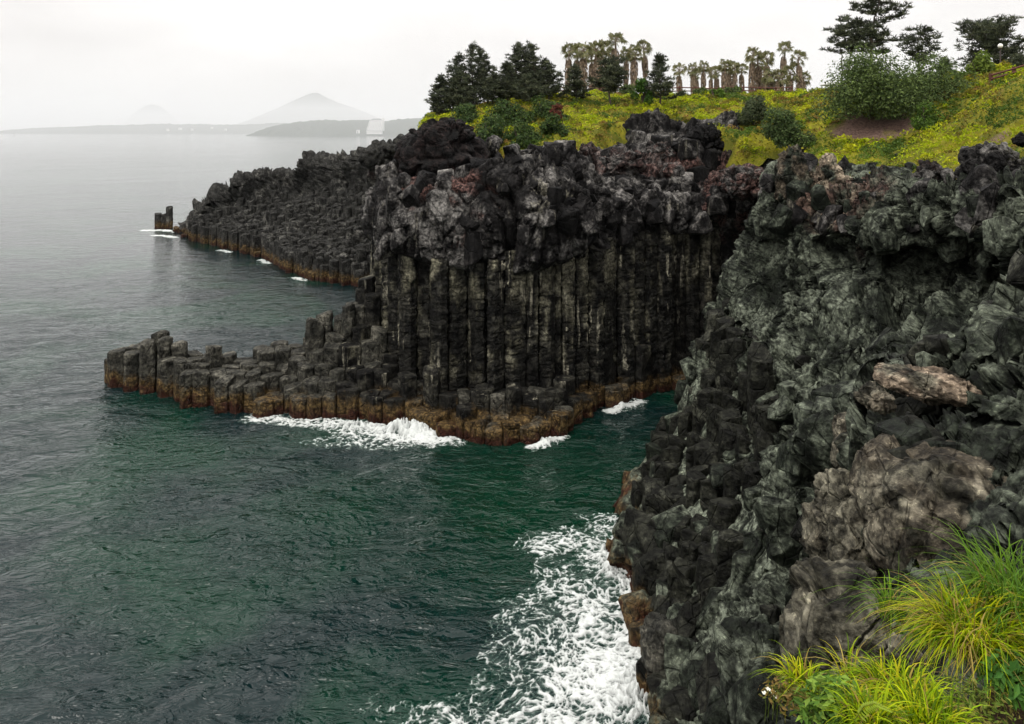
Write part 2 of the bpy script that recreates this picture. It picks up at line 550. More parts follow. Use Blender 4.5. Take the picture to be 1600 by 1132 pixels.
# ---- the columnar headland
WALL = np.array([   # x, y, inward x, inward y, top of the columns, rim height
    (-15.0, 100, 1, 0, 9, 13.0), (-13.2, 84, 1, 0, 9.5, 14.0), (-11.8, 70, 1, .1, 9.5, 14.6), (-10.4, 60.5, .85, .4, 10.5, 15.2),
    (-8.6, 56.4, .5, .85, 11.0, 15.6), (-5.3, 54.0, .15, 1, 10.6, 16.0), (-0.4, 53.0, 0, 1, 10.0, 16.7), (2.3, 53.6, -.1, 1, 10.4, 17.0),
    (4.8, 55.0, -.3, .95, 10.8, 16.6), (9.7, 58.4, -.4, .9, 11.6, 15.6), (14.7, 61.2, -.2, 1, 11.8, 15.2), (20, 62.6, 0, 1, 11.8, 15.6),
    (27, 62.0, 0, 1, 11.5, 16.0), (34, 60.0, .2, 1, 11.5, 16.5)])

def wall_sections():
    S = []
    rise = np.interp(WALL[:, 0], [-9, 3, 4.8, 9.7, 14.7, 20, 27], [0.6, 0.6, 0.8, 1.8, 4.8, 4.4, 2.8])
    for (x, y, ix, iy, zc, zr), up in zip(WALL, rise):
        n = math.hypot(ix, iy); ix /= n; iy /= n
        prof = [(-3, 1.5), (2, 1.5), (zc - 1.8, 1.3), (zc + 0.5, 0.15), (zc + (zr - zc) * 0.6, -0.15), (zr, 1.3),
                (zr + 0.2 + 0.45 * up, 4.8), (zr + 0.1 + 0.85 * up, 9), (zr + up, 13), (zr - 2.0, 21)]
        S.append([(x + ix * o, y + iy * o, z) for z, o in prof])
    return np.array(S)

G = loft(wall_sections(), [8, 10, 16, 30, 54, 62, 38, 40, 70, 66, 60, 40, 16], [4, 10, 22, 56, 44, 44, 34, 26, 10])
V, f1 = roughen(G, 0.60, 2.7, 0.5, 0.07, 0.42, sharp=0.3, calm=0.5)
zc_at = np.interp(V[:, 0], WALL[4:, 0], WALL[4:, 4])
inside = smooth01(V[:, 2], zc_at - 1.2, zc_at + 0.6)
V = G.reshape(-1, 3) * (1 - inside[:, None]) + V * inside[:, None]      # plain behind the columns
SPOTS = [tuple(at(720, 315, 55.5)) + (2.6, 0.95), tuple(at(735, 350, 54.5)) + (1.8, 0.9), tuple(at(660, 298, 57)) + (2.2, 0.85), tuple(at(1150, 285, 63)) + (4.2, 0.75),
         tuple(at(1085, 262, 66)) + (3.4, 0.7), tuple(at(1190, 290, 62)) + (2.5, 0.6), tuple(at(950, 235, 63)) + (2.6, 0.45), tuple(at(1010, 225, 64)) + (3.0, 0.5)]
headland = obj('headland', mesh_data('headland', V, grid_faces(*G.shape[:2]), M['lava'], attrs={'red': red_mask(V, SPOTS)}))
scatter_blocks(headland, V, G.shape, 210, 7, [M['lava'], M['lava'], M['black_rock']], 0.95, (590, 190, 1215, 420), where=lambda V: (V[:, 2] > np.interp(V[:, 0], WALL[4:, 0], WALL[4:, 4]) + 0.8) & (V[:, 1] < 76))
tag(headland, 'dark columnar basalt headland with a low spur of column tops running out to sea', kind='structure')

# ------------------------------------------------------------------ basalt columns
def clip_poly(P, a, b):
    """keep the part of polygon P nearer to a than to b"""
    m, n = (a + b) / 2, b - a
    out = []
    for i in range(len(P)):
        p, q = P[i], P[(i + 1) % len(P)]
        dp, dq = (p - m) @ n, (q - m) @ n
        if dp <= 0: out.append(p)
        if (dp < 0 < dq) or (dq < 0 < dp): out.append(p + (q - p) * dp / (dp - dq))
    return out

def hex_seeds(x0, x1, y0, y1, s, jit, rng):
    pts = []
    for j, y in enumerate(np.arange(y0, y1, s * 0.866)):
        for x in np.arange(x0 + (j % 2) * s / 2, x1, s): pts.append((x, y))
    return np.array(pts) + rng.normal(size=(len(pts), 2)) * s * jit

def cells(seeds, keep, s):
    out = {}
    for i in np.nonzero(keep)[0]:
        a = seeds[i]
        d = ((seeds - a) ** 2).sum(1)
        P = [a + s * np.array(v) for v in ((-1.4, -1.4), (1.4, -1.4), (1.4, 1.4), (-1.4, 1.4))]
        for j in np.argsort(d)[1:15]:
            P = clip_poly(P, a, seeds[j])
            if len(P) < 3: break
        if len(P) >= 3: out[i] = np.array(P)
    return out

def in_poly(P, poly):
    x, y = P[:, 0], P[:, 1]
    r = np.zeros(len(P), bool)
    for i in range(len(poly)):
        (x1, y1), (x2, y2) = poly[i], poly[i - 1]
        c = ((y1 > y) != (y2 > y)) & (x < (x2 - x1) * (y - y1) / (y2 - y1 + 1e-12) + x1)
        r ^= c
    return r

def column_mesh(poly, z0, z1, rng, mat, ring=0.3, gap=0.018, rough=0.05, joint=0.7, dome=0.05, round_=0.10, tilt=0.10, taper=0.0, detail=True, notch=0.055):
    c = poly.mean(0)
    P = poly - c
    rad = np.linalg.norm(P, axis=1).mean()
    P = P * (1 - gap / rad)
    # split sides and knock the corners off
    Q = []
    for i in range(len(P)):
        a, b = P[i], P[(i + 1) % len(P)]
        for f in ((round_, 0.5, 1 - round_) if detail else (round_ * .7, 1 - round_ * .7)): Q.append(a + (b - a) * f)
    Q = np.array(Q)
    n = len(Q)
    nr = max(2, int((z1 - z0) / ring) + 1) if detail else 2
    zs = np.linspace(z0, z1 - 0.05, nr)
    ph = rng.random() * 9
    per = joint * rng.uniform(0.75, 1.35)
    tl = rng.normal(size=2) * tilt
    V = []
    for k, z in enumerate(zs):
        s = 1.0
        if detail:
            w = ((z + ph) / per + 0.35 * math.sin(z * 1.3 + ph)) % 1.0
            s -= notch * (1 - min(1, min(w, 1 - w) * 6.0)) + 0.012 * math.sin(z * 2.1 + ph * 3)
        s -= taper * (z - z0) / max(1e-3, z1 - z0)
        zz = np.full(n, z)
        if k == nr - 1: zz = zz + Q @ tl
        V.append(np.column_stack([Q * s, zz]))
    top = V[-1].copy()
    lip = top.copy(); lip[:, :2] *= 0.93; lip[:, 2] += 0.05 + dome * 0.4
    V.append(lip)
    inn = top.copy(); inn[:, :2] *= 0.50; inn[:, 2] += 0.05 + dome
    V.append(inn)
    V = np.concatenate(V)
    W = V + np.array([c[0], c[1], 0])
    if detail:
        d = rough * fbm(W * np.array([1.1, 1.1, 1.7]), 4, 0.6) + rough * 0.35 * (ridged(W * np.array([.8, .8, 2.2]), 3) - .4)
        rr = np.linalg.norm(V[:, :2], axis=1, keepdims=True) + 1e-6
        V[:, :2] += V[:, :2] / rr * d[:, None]
        V[-2 * n:, 2] += 0.7 * rough * fbm(W[-2 * n:] * 1.6 + 7, 3)
    else:
        V[:, :2] += rng.normal(size=(len(V), 2)) * 0.025
        V[-n:, 2] += rng.normal(size=n) * 0.05
    F_ = []
    R_ = len(V) // n
    for k in range(R_ - 1):
        for i in range(n):
            j = (i + 1) % n
            F_.append((k * n + i, k * n + j, (k + 1) * n + j, (k + 1) * n + i))
    F_.append(tuple((R_ - 1) * n + i for i in range(n)))
    return c, V, F_

def idw(ctrl):
    C = np.array(ctrl, float)
    def f(x, y):
        w = 1.0 / (((C[:, 0] - x) ** 2 + (C[:, 1] - y) ** 2) ** 1.5 + 0.05)
        return float((w * C[:, 2]).sum() / w.sum())
    return f

def pz(px, Y, z): return ((px - 800) / F * Y, Y, z)

# ---- spur, apron and wall of the headland
shore = [(-32.2, 60.4), (-30.0, 58.9), (-25.9, 57.3), (-21.5, 55.0), (-16.9, 53.4), (-10.5, 52.8), (-6.0, 50.8), (-1.5, 48.9), (0.6, 48.6), (3.4, 50.8),
         (6.2, 54.6), (9.0, 57.0), (14.5, 60.2)]
back = [(18, 64), (9, 60.6), (4.6, 57.2), (-0.4, 55.2), (-5.0, 56.2), (-8.0, 58.5), (-9.5, 62.5), (-11.5, 62.5), (-13.0, 60.0), (-18.5, 59.4), (-24, 59.8), (-29, 61.2), (-32.6, 62.2)]
region = np.array(shore + back)
spur_top = idw([pz(178, 61, 1.9), pz(205, 60, 3.2), pz(240, 59.5, 3.2), pz(250, 58, 2.8), pz(300, 57.5, 2.7), pz(330, 55.6, 2.7), pz(330, 58.5, 2.8),
                pz(380, 54.4, 2.2), pz(385, 57.5, 2.7), pz(425, 54.2, 1.0), pz(430, 56.0, 2.3), pz(435, 58.0, 3.5), pz(480, 57.6, 3.7), pz(470, 54, 1.3), pz(500, 55.5, 2.8), pz(520, 53.6, 1.4),
                pz(505, 58.4, 4.9), pz(535, 58.2, 5.2), pz(560, 57, 4.6), pz(570, 58.8, 7.2), pz(585, 60, 9), pz(560, 55, 2.7), pz(590, 53.6, 1.6), pz(600, 55.5, 3.0),
                pz(640, 52.6, 1.6), pz(660, 51.8, 1.2), pz(690, 52.3, 2.2), pz(700, 51, 1.1), pz(760, 51.2, 2.8), pz(770, 49.8, 1.2), pz(830, 50, 1.2), pz(830, 51.8, 2.2), pz(880, 52.5, 1.4), pz(960, 57, 0.9), pz(1060, 60, 0.8)])
seeds = hex_seeds(-36, 24, 45, 66, 1.24, 0.19, np.random.default_rng(21))
keep = in_poly(seeds, region)
rng = np.random.default_rng(22)
wall_line = WALL[3:, :2]
def wall_depth(p):
    """signed distance behind the wall's front line"""
    best = None
    for i in range(len(wall_line) - 1):
        a, b = wall_line[i], wall_line[i + 1]
        f = np.clip(((p - a) @ (b - a)) / ((b - a) @ (b - a)), 0, 1)
        q = a + f * (b - a)
        d = np.linalg.norm(p - q)
        if best is None or d < best[0]:
            nx, ny = -(b - a)[1], (b - a)[0]
            best = (d, d if ((p - q) @ np.array([nx, ny])) > 0 else -d)
    return best[1]
TALL = {}
def nearest(px, Y):
    q = np.array([(px - 800) / F * Y, Y])
    d = ((seeds - q) ** 2).sum(1); d[~keep] = 1e9
    return int(np.argmin(d))
for px, Y, z in ((240, 59.2, 3.7), (252, 59.8, 4.1), (263, 59.3, 3.9), (274, 59.0, 3.6), (343, 58.4, 3.6), (492, 58.2, 5.6), (512, 58.6, 5.9), (528, 58.2, 5.6), (548, 58.6, 6.6)):
    TALL[nearest(px, Y)] = z
n_tall = 0
for i, P in cells(seeds, keep, 1.24).items():
    s = seeds[i]
    d = wall_depth(s)
    zc = float(np.interp(s[0], WALL[4:, 0], WALL[4:, 4]))
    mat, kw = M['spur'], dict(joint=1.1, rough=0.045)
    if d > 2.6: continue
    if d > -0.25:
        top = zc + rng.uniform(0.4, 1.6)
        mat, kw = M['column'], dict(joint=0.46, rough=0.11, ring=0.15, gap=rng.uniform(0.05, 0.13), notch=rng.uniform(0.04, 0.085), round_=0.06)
        P = P + (np.array([0.15, -1.0]) * rng.uniform(-0.30, 0.30))[None]
    elif i in TALL:
        top = TALL[i]
        kw = dict(joint=0.9, rough=0.10, dome=0.18, taper=0.12, gap=0.06)
    else:
        top = spur_top(*s)
        if -1.9 < d <= -0.25 and s[0] > -8: top = max(top, rng.choice([1.5, 2.2, 2.9, 3.6], p=[.3, .35, .2, .15]))
        lowf = float(perlin(np.array([[s[0] / 2.6, s[1] / 2.6, 3.3]]))[0])
        top = top + round(lowf * 2.2) * 0.24 + rng.normal() * 0.08 - 0.15
        top = max(0.35, top)
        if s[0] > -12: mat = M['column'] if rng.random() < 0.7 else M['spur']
    c, V, F_ = column_mesh(P, -1.4, top, rng, mat, **kw)
    W = V + np.array([c[0], c[1], 0])
    pale = None
    if mat is M['column']:      # cream mineral crust on the upper shafts and in runs below
        n1 = fbm(W * np.array([0.9, 0.9, 0.32]) + 5, 3)
        hi = smooth01(W[:, 2], 7.6, 9.2) * smooth01(W[:, 2], 12.8, 11.0) * smooth01(n1, 0.02, 0.28) * (0.9 if s[0] < 0 else 0.55)
        n2 = fbm(W * np.array([1.7, 1.7, 0.20]) + 15, 3)
        lo = smooth01(n2, 0.16, 0.36) * smooth01(W[:, 2], 2.0, 4.0) * smooth01(fbm(W / 4.0 + 60, 2), -0.12, 0.15) * 0.62
        pale = np.maximum(hi, lo)
    obj('column', mesh_data('column', V, F_, mat, smooth=False, attrs={'cream': pale} if pale is not None else None), headland, (c[0], c[1], 0))

# ---- the farther headland: slope of column tops under a craggy ridge
FAR = [  # front foot, ridge
    ((-61.5, 143.5, 0), (-62.5, 147, 1.2)), ((-58.5, 139.5, 0), (-60, 147, 3.6)), ((-54.5, 135, 0), (-57.5, 146, 5.0)), ((-48.5, 129, 0), (-53, 143, 7.6)), ((-40, 121, 0), (-47.5, 140, 10.4)),
    ((-31.5, 108, 0), (-38, 135, 11.6)), ((-25.8, 101, 0), (-27.5, 127, 14.4)), ((-19.5, 98.2, 0), (-19.5, 118, 16.6)), ((-12, 97, 0), (-10, 112, 18.2)), ((-4, 97, 0), (-2, 108, 19))]
S = []
for (a, b) in FAR:
    a, b = np.array(a, float), np.array(b, float)
    zf = min(2.9, b[2] * 0.8)
    row = [(a[0], a[1] + 1, -3), (a[0], a[1] + 1.2, zf - 1.0)]
    for f, zz in ((0.3, 0.12), (0.6, 0.34), (0.8, 0.60), (0.93, 0.93)):
        q = a + (b - a) * f
        row.append((q[0], q[1], zf + (b[2] - zf) * zz - 0.5))
    row.append(tuple(b))
    row.append((b[0] - 1, b[1] + 6, b[2] * 0.6)); row.append((b[0] - 3, b[1] + 16, -3))
    S.append(row)
G = loft(S, [8, 14, 24, 36, 44, 44, 40, 30, 12], [3, 8, 10, 24, 36, 26, 14, 8])
lev = np.repeat(np.linspace(0, 1, G.shape[1])[None], G.shape[0], 0).reshape(-1)
V, f1 = roughen(G, 0.85, 2.4, 0.7, 0.2, 0.7, sharp=1.5)
k = smooth01(lev, 0.36, 0.60)[:, None]
V = G.reshape(-1, 3) * (1 - k) + V * k
far_head = obj('far_headland', mesh_data('far_headland', V, grid_faces(*G.shape[:2]), M['far_column'], attrs={'red': red_mask(V, [(-20, 112, 12, 4, 0.35)])}))
tag(far_head, 'farther headland of stepped basalt column tops under a jagged ridge', kind='structure')

foot = np.array([f[0][:2] for f in FAR]); crest = np.array([f[1] for f in FAR])
seeds = hex_seeds(-70, -6, 94, 152, 1.2, 0.14, np.random.default_rng(31))
poly = np.array([(f[0][0], f[0][1]) for f in FAR] + [(f[1][0] + (f[0][0] - f[1][0]) * 0.15, f[1][1] + (f[0][1] - f[1][1]) * 0.15) for f in FAR[::-1]])
keep = in_poly(seeds, poly)
rng = np.random.default_rng(32)
# slope position of a seed: nearest section fraction
A = np.array([catmull(np.array([f[0] for f in FAR], float), np.linspace(0, len(FAR) - 1, 240)), catmull(np.array([f[1] for f in FAR], float), np.linspace(0, len(FAR) - 1, 240))])
def slope_at(p):
    a, b = A[0][:, :2], A[1][:, :2]
    ab = b - a
    f = ((p - a) * ab).sum(1) / ((ab * ab).sum(1) + 1e-6)
    q = a + ab * f[:, None]
    d = np.linalg.norm(p - q, axis=1) + 10 * np.maximum(0, -f) + 10 * np.maximum(0, f - 1)
    i = int(np.argmin(d))
    return f[i], A[1][i, 2]
built = []
for i, P in cells(seeds, keep, 1.2).items():
    s = seeds[i]
    f, zr = slope_at(s)
    zf = min(2.9, zr * 0.8)
    z = zf + (zr - zf) * float(np.interp(f, (0, .3, .6, .8, .93), (0, .12, .34, .6, .93)))
    z += rng.normal() * (0.22 + 0.35 * f) + 0.15
    if f < 0.06: z = zf + rng.choice([-2.0, -0.9, 0, 0.1], p=[.18, .15, .4, .27]) + rng.normal() * 0.2
    z = max(0.5, z)
    c, V, F_ = column_mesh(P, -1.2 if f < 0.25 else z - 2.6, z, rng, None, gap=0.06, detail=False, tilt=0.16, dome=0.12, round_=0.2)
    built.append((s[1], c, V, F_))
built.sort(key=lambda b: b[0])
for (_, c, V, F_) in built[:300]:
    obj('column', mesh_data('column', V, F_, M['far_column'], smooth=False), far_head, (c[0], c[1], 0))
if len(built) > 300:
    VV, FF, off = [], [], 0
    for (_, c, V, F_) in built[300:]:
        VV.append(V + np.array([c[0], c[1], 0])); FF += [tuple(k + off for k in f) for f in F_]; off += len(V)
    o = obj('column_field', mesh_data('column_field', np.concatenate(VV), FF, M['far_column'], smooth=False), far_head)
    tag(o, kind='stuff')

# ---- sea stack off the farther headland
stack = empty('sea_stack', at(256, 357, 156) * np.array([1, 1, 0]))
tag(stack, 'lone broken stack of dark columns standing in the sea off the farther headland', 'sea stack')
rng = np.random.default_rng(41)
s0 = at(256, 357, 156)
sd = hex_seeds(-4, 4, -3, 3, 1.15, 0.1, rng)
kp = (np.abs(sd[:, 0]) < 1.7) & (np.abs(sd[:, 1]) < 1.3)
for i, P in cells(sd, kp, 1.15).items():
    c, V, F_ = column_mesh(P, -1.2, (4.3 if sd[i, 0] > 0.55 else 2.6) + rng.normal() * 0.25, rng, None, rough=0.07, joint=1.0)
    obj('column', mesh_data('column', V, F_, M['far_column']), stack, (c[0], c[1], 0))

# ------------------------------------------------------------------ the near cliff across the cove
CL = np.array([
    [(27, 62, -3), (26.6, 61.6, 0), (26.4, 61.4, 3), (26.2, 61.2, 6), (26, 61, 10), (25.8, 60.8, 13), (26, 61, 16.2), (27, 65, 17.4), (28, 71, 17)],
    [(16, 55, -3), (16.2, 55, 0), (16.8, 55.2, 3), (17.4, 55.4, 6.5), (18.2, 55.5, 10), (19, 55.5, 12.8), (20, 56, 15.8), (22, 60, 17.2), (24, 66, 16)],
    [(8.7, 48, -3), (9.5, 48, 0), (11, 48, 2.6), (12.3, 48, 6.9), (13.7, 48, 10.1), (14.9, 48, 12.6), (16.2, 48.5, 15.8), (18, 52, 17.0), (21, 58, 15.5)],
    [(5.2, 41.2, -3), (6.0, 41.4, 0), (8, 41.6, 2), (11, 42.6, 5), (13.8, 43.6, 9), (15.5, 44.3, 12), (17.1, 44.6, 16.2), (19.5, 48, 16.9), (23, 55, 15.5)],
    [(4.0, 36, -3), (4.9, 36.2, 0), (7.6, 36.6, 2.4), (11.2, 37.6, 5.4), (14.4, 39.2, 9), (17.0, 41.2, 12.4), (18.1, 40.2, 16.6), (21, 44, 17.2), (26, 52, 16)],
    [(4.1, 31.2, -3), (5.0, 31.6, 0), (7.4, 32, 2.4), (10.5, 33, 5.5), (13.4, 34.6, 9), (18.2, 38.2, 12.2), (19, 36, 16.9), (23, 40, 17.5), (30, 46, 17)],
    [(4.0, 27.6, -3), (4.8, 28, 0), (6.8, 28.4, 2.4), (9.4, 29, 5.5), (12.4, 29.8, 9.3), (19.6, 34.0, 12.2), (19.8, 31.5, 17.0), (24, 34, 17.9), (32, 38, 18)],
    [(3.6, 24, -3), (4.4, 24.4, 0), (6.2, 24.4, 2.5), (8.4, 24, 6), (10.8, 24, 10.8), (17.6, 29, 12.6), (19.5, 26.5, 17.3), (24, 29, 18.5), (32, 30, 19)],
    [(3.1, 19, -3), (3.9, 19.4, 0), (5.4, 19.2, 3), (7.2, 18.8, 7), (8.8, 18.6, 11.4), (12.2, 20.2, 12.8), (16.5, 20.5, 16.8), (21, 21, 18.6), (30, 21, 20)],
    [(2.6, 14.4, -3), (3.3, 14.8, 0), (4.6, 14.4, 4), (5.8, 13.8, 9), (7.4, 13.8, 12.2), (10, 15.6, 13.2), (14, 16, 16.6), (20, 17, 19), (30, 18, 21)],
    [(1.2, 8.6, -3), (1.8, 9.0, 0), (2.8, 9.0, 5), (3.6, 9.2, 10), (5.0, 9.4, 13.0), (8, 10, 14.6), (12, 10.5, 16.6), (18, 10.5, 19.2), (28, 10.5, 21.5)],
    [(-3, 4, -3), (-2.4, 4.4, 0), (-1, 4.8, 6), (0, 5.2, 11), (2, 5.6, 14), (5, 5.8, 15.2), (10, 6, 16.8), (16, 5, 19), (26, 4, 21.5)],
    [(-14, -2, -3), (-13, -1.6, 0), (-11, -1.4, 6), (-9, -1.2, 11), (-6, -1, 15), (0, -1, 16.6), (8, -1, 17.6), (16, -1, 19), (26, -2, 21.5)]])
G = loft(CL, [6, 16, 50, 64, 66, 70, 72, 76, 76, 56, 24, 8], [8, 44, 66, 78, 88, 84, 40, 14])
def foot_weight(V): return 1 - 0.72 * smooth01(V[:, 2], 6.6, 5.2) * smooth01(V[:, 1], 24.5, 27.5) * smooth01(V[:, 0], 13.0, 11.5)
V, f1 = roughen(G, 0.62, 2.1, 0.5, 0.06, 0.5, sharp=0.1, calm=0.6, weight=foot_weight)
V = push(V, [(at(1500, 455, 32.5), (5.2, 5.0, 2.3), (1.9, 2.6, 0.3)), (at(1590, 470, 29), (4, 4, 2.2), (1.8, 1.6, 0.2)), (at(1340, 400, 40), (2.6, 3, 1.5), (0.9, 1.4, 0)),
             (at(1470, 655, 19.0), (2.4, 2.6, 0.95), (0.9, 2.6, 0.1)), (at(1180, 560, 41), (0.55, 3, 4.0), (0.4, 1.2, 0)), (at(1155, 500, 44), (0.4, 3, 3.0), (0.3, 1.2, 0)),
             (at(1300, 720, 27), (1.0, 3, 2.6), (0.8, 1.4, 0)), (at(1255, 850, 24), (0.9, 3, 2.2), (0.6, 1.4, -0.3))])
# vertical fissures on the upper face
u = np.stack([V[:, 0] / 2.1 + 0.3 * perlin(V / 2.0), V[:, 1] / 2.1, V[:, 2] * 0.10], 1)
cr = np.abs(perlin(u))
out = (V - np.array([40, 50, 0])); out[:, 2] = 0; out /= np.linalg.norm(out, axis=1, keepdims=True)
V -= out * (0.7 * smooth01(cr, 0.045, 0.0) * smooth01(V[:, 2], 3.5, 6.5))[:, None]
na = fbm(V / 0.9 + 12, 4); nb_ = fbm(V / 3.5 + 70, 3)
ash = 0.95 * smooth01(na, -0.28, 0.05) * smooth01(V[:, 2], 7.0, 5.0) * smooth01(V[:, 2], 0.6, 1.6) * smooth01(V[:, 1], 23, 26)
ash = np.maximum(ash, 0.6 * smooth01(na + nb_, 0.1, 0.6) * smooth01(V[:, 2], 5.5, 8.0) * smooth01(V[:, 2], 14.5, 11.5) * smooth01(V[:, 1], 24, 30))
CLS = [tuple(at(1290, 265, 43)) + (3.0, 0.55), tuple(at(1340, 320, 40)) + (2.6, 0.35)]
cliff = obj('cliff', mesh_data('cliff', V, grid_faces(*G.shape[:2]), M['cliff'], attrs={'red': red_mask(V, CLS), 'pale': red_mask(V, [tuple(at(1290, 300, 42)) + (2.2, .25)]), 'ash': ash}))
scatter_blocks(cliff, V, G.shape, 190, 9, [M['cliff'], M['stub'], M['cliff']], 0.85, (930, 300, 1640, 1132), where=lambda V: (V[:, 1] > 15) & ~((V[:, 2] > 9) & (V[:, 1] > 33)))
scatter_blocks(cliff, V, G.shape, 60, 10, [M['cliff'], M['lava']], 1.0, (1180, 250, 1640, 380), where=lambda V: V[:, 2] > 13.5)
scatter_blocks(cliff, V, G.shape, 40, 12, [M['cliff'], M['stub']], 0.85, (940, 780, 1250, 1150), where=lambda V: (V[:, 2] < 2.6) & (V[:, 2] > -0.4) & (V[:, 1] > 20))
tag(cliff, 'craggy grey-green lava cliff closing the cove, with knobbly column stubs on its foot', kind='structure')
CG = G

# column stubs that stick out of the slope at the foot of the near cliff
cz = tps(np.concatenate([CL[2:9, 1:5].reshape(-1, 3)]), 0.5)
seeds = hex_seeds(3, 15, 24, 50, 1.30, 0.16, np.random.default_rng(51))
poly = np.array([(5.2, 26), (5.0, 31.5), (5.2, 36.3), (6.4, 41.4), (9.8, 47), (12.2, 47.6), (13.2, 44), (12.9, 39.5), (12.2, 35.5), (9.6, 31), (8.0, 27.6)])
keep = in_poly(seeds, poly)
rng = np.random.default_rng(52)
for i, P in cells(seeds, keep, 1.30).items():
    s = seeds[i]
    base = float(cz(s[0], s[1]))
    up = rng.uniform(0.15, 1.0)
    f = np.clip((s[0] - 9.0) / 3.0, 0, 1)
    if s[1] > 36: up += f * rng.uniform(0.3, 1.8)
    top = max(0.5, base + up)
    P = s + (P - s) * rng.uniform(0.66, 0.95)
    c, V, F_ = column_mesh(P, max(-1.2, base - 2.4), top, rng, None, ring=0.22, rough=0.08, joint=0.5, dome=0.07, round_=0.10, tilt=0.3, taper=0.08)
    obj('column', mesh_data('column', V, F_, M['stub'], smooth=False), cliff, (c[0], c[1], 0))

# ------------------------------------------------------------------ plants: materials and builders
def leaf_material(name, rough=0.55, trans=0.3):
    t = NT(name)
    c = t.attr('Col', 'Color')
    n = t.noise(t.pos(), 2.5, 3, 0.6)
    c = t.mix(t.math('MULTIPLY', n, 0.35), c, t.mix(1.0, c, (0.55, 0.5, 0.4, 1), 'MULTIPLY'))
    a = t.principled(c, rough, None, 0.08)
    b = t.n('ShaderNodeBsdfTranslucent')
    t.put(b.inputs['Color'], c)
    m = t.n('ShaderNodeMixShader')
    m.inputs[0].default_value = trans
    t.put(m.inputs[1], a); t.put(m.inputs[2], b.outputs[0])
    return t.done(m.outputs[0])
M['leaf'] = leaf_material('leaves')
M['needle'] = leaf_material('pine_needles', 0.6, 0.12)
M['blade'] = leaf_material('grass_blades', 0.45, 0.35)
M['dead'] = leaf_material('dead_fronds', 0.9, 0.1)
t = NT('bark')
bn = t.noise(t.pos((1, 1, 0.4)), 5, 5, 0.65)
M['bark'] = t.done(t.principled(t.mix(bn, (0.030, 0.022, 0.018), (0.11, 0.085, 0.068)), 0.9, t.bump(bn, 0.8, 0.06), 0.2))
t = NT('palm_bark')
bn = t.noise(t.pos((1, 1, 5)), 2.0, 4, 0.6)
M['palm_bark'] = t.done(t.principled(t.mix(bn, (0.09, 0.068, 0.05), (0.22, 0.17, 0.13)), 0.9, t.bump(bn, 0.8, 0.05), 0.2))
t = NT('turf')
tn = t.noise(t.pos(), 0.5, 6, 0.65, 0.6)
tf = t.noise(t.pos(), 6, 5, 0.7)
tc = t.mix(t.step(tn, 0.38, 0.62), (0.11, 0.115, 0.012), (0.24, 0.22, 0.015))
tc = t.mix(t.attr('earth'), tc, t.mix(t.step(tf, 0.3, 0.7), (0.085, 0.048, 0.043), (0.27, 0.175, 0.15)))
M['turf'] = t.done(t.principled(t.mix(t.math('MULTIPLY', tf, 0.4), tc, (0.04, 0.04, 0.006)), 0.9, t.bump(tf, 1.0, 0.15), 0.15))
t = NT('dark_soil')
tf = t.noise(t.pos(), 9, 6, 0.7)
tg = t.noise(t.pos(), 1.6, 4, 0.6)
M['soil'] = t.done(t.principled(t.mix(t.step(tg, .45, .6), t.mix(tf, (0.012, 0.008, 0.004), (0.07, 0.04, 0.018)), t.mix(tf, (0.015, 0.02, 0.004), (0.09, 0.09, 0.02))), 0.9, t.bump(tf, 1.0, 0.05), 0.2))

def unit(v):
    return v / (np.linalg.norm(v, axis=-1, keepdims=True) + 1e-9)

def leaf_cloud(C, rng, size, cols, up=0.35, aspect=0.5, direction=None):
    """diamond leaves at C, lying every way with a bias upwards"""
    n = len(C)
    nrm = unit(rng.normal(size=(n, 3)) + np.array([0, 0, up * 3]))
    if direction is not None: nrm = unit(nrm + direction)
    a = unit(np.cross(nrm, rng.normal(size=(n, 3))))
    b = np.cross(nrm, a)
    s = (size * rng.uniform(0.6, 1.4, size=(n, 1)))
    V = np.stack([C - a * s, C + b * s * aspect, C + a * s - nrm * s * 0.3, C - b * s * aspect], 1).reshape(-1, 3)
    return V, np.arange(n * 4).reshape(-1, 4), np.repeat(cols, 4, 0)

def pick_colors(n, rng, pal, spread=0.18):
    pal = np.array(pal, float)
    c = pal[rng.integers(0, len(pal), n)]
    return np.clip(c * (1 + rng.normal(size=(n, 1)) * spread), 0, 1)

GREENS = [(0.060, 0.090, 0.030), (0.085, 0.125, 0.040), (0.11, 0.155, 0.045), (0.040, 0.066, 0.022), (0.13, 0.185, 0.055)]
YELLOW = [(0.35, 0.43, 0.010), (0.28, 0.36, 0.010), (0.44, 0.46, 0.02), (0.16, 0.23, 0.010)]
OLIVE = [(0.15, 0.14, 0.02), (0.21, 0.16, 0.03), (0.08, 0.10, 0.015), (0.26, 0.17, 0.05)]
PINE = [(0.050, 0.062, 0.038), (0.070, 0.084, 0.050), (0.092, 0.104, 0.062), (0.036, 0.044, 0.028)]

def tube(pts, radii, sides=7):
    pts = np.asarray(pts, float)
    n = len(pts)
    tg = unit(np.gradient(pts, axis=0))
    ref = np.where(np.abs(tg[:, 2:3]) > 0.9, np.array([[1.0, 0, 0]]), np.array([[0, 0, 1.0]]))
    a = unit(np.cross(tg, ref)); b = np.cross(tg, a)
    th = np.linspace(0, 2 * np.pi, sides, endpoint=False)
    V = pts[:, None] + (a[:, None] * np.cos(th)[None, :, None] + b[:, None] * np.sin(th)[None, :, None]) * np.asarray(radii)[:, None, None]
    Fc = []
    for i in range(n - 1):
        for k in range(sides):
            m = (k + 1) % sides
            Fc.append((i * sides + k, i * sides + m, (i + 1) * sides + m, (i + 1) * sides + k))
    Fc = np.array(Fc)
    return V.reshape(-1, 3), Fc

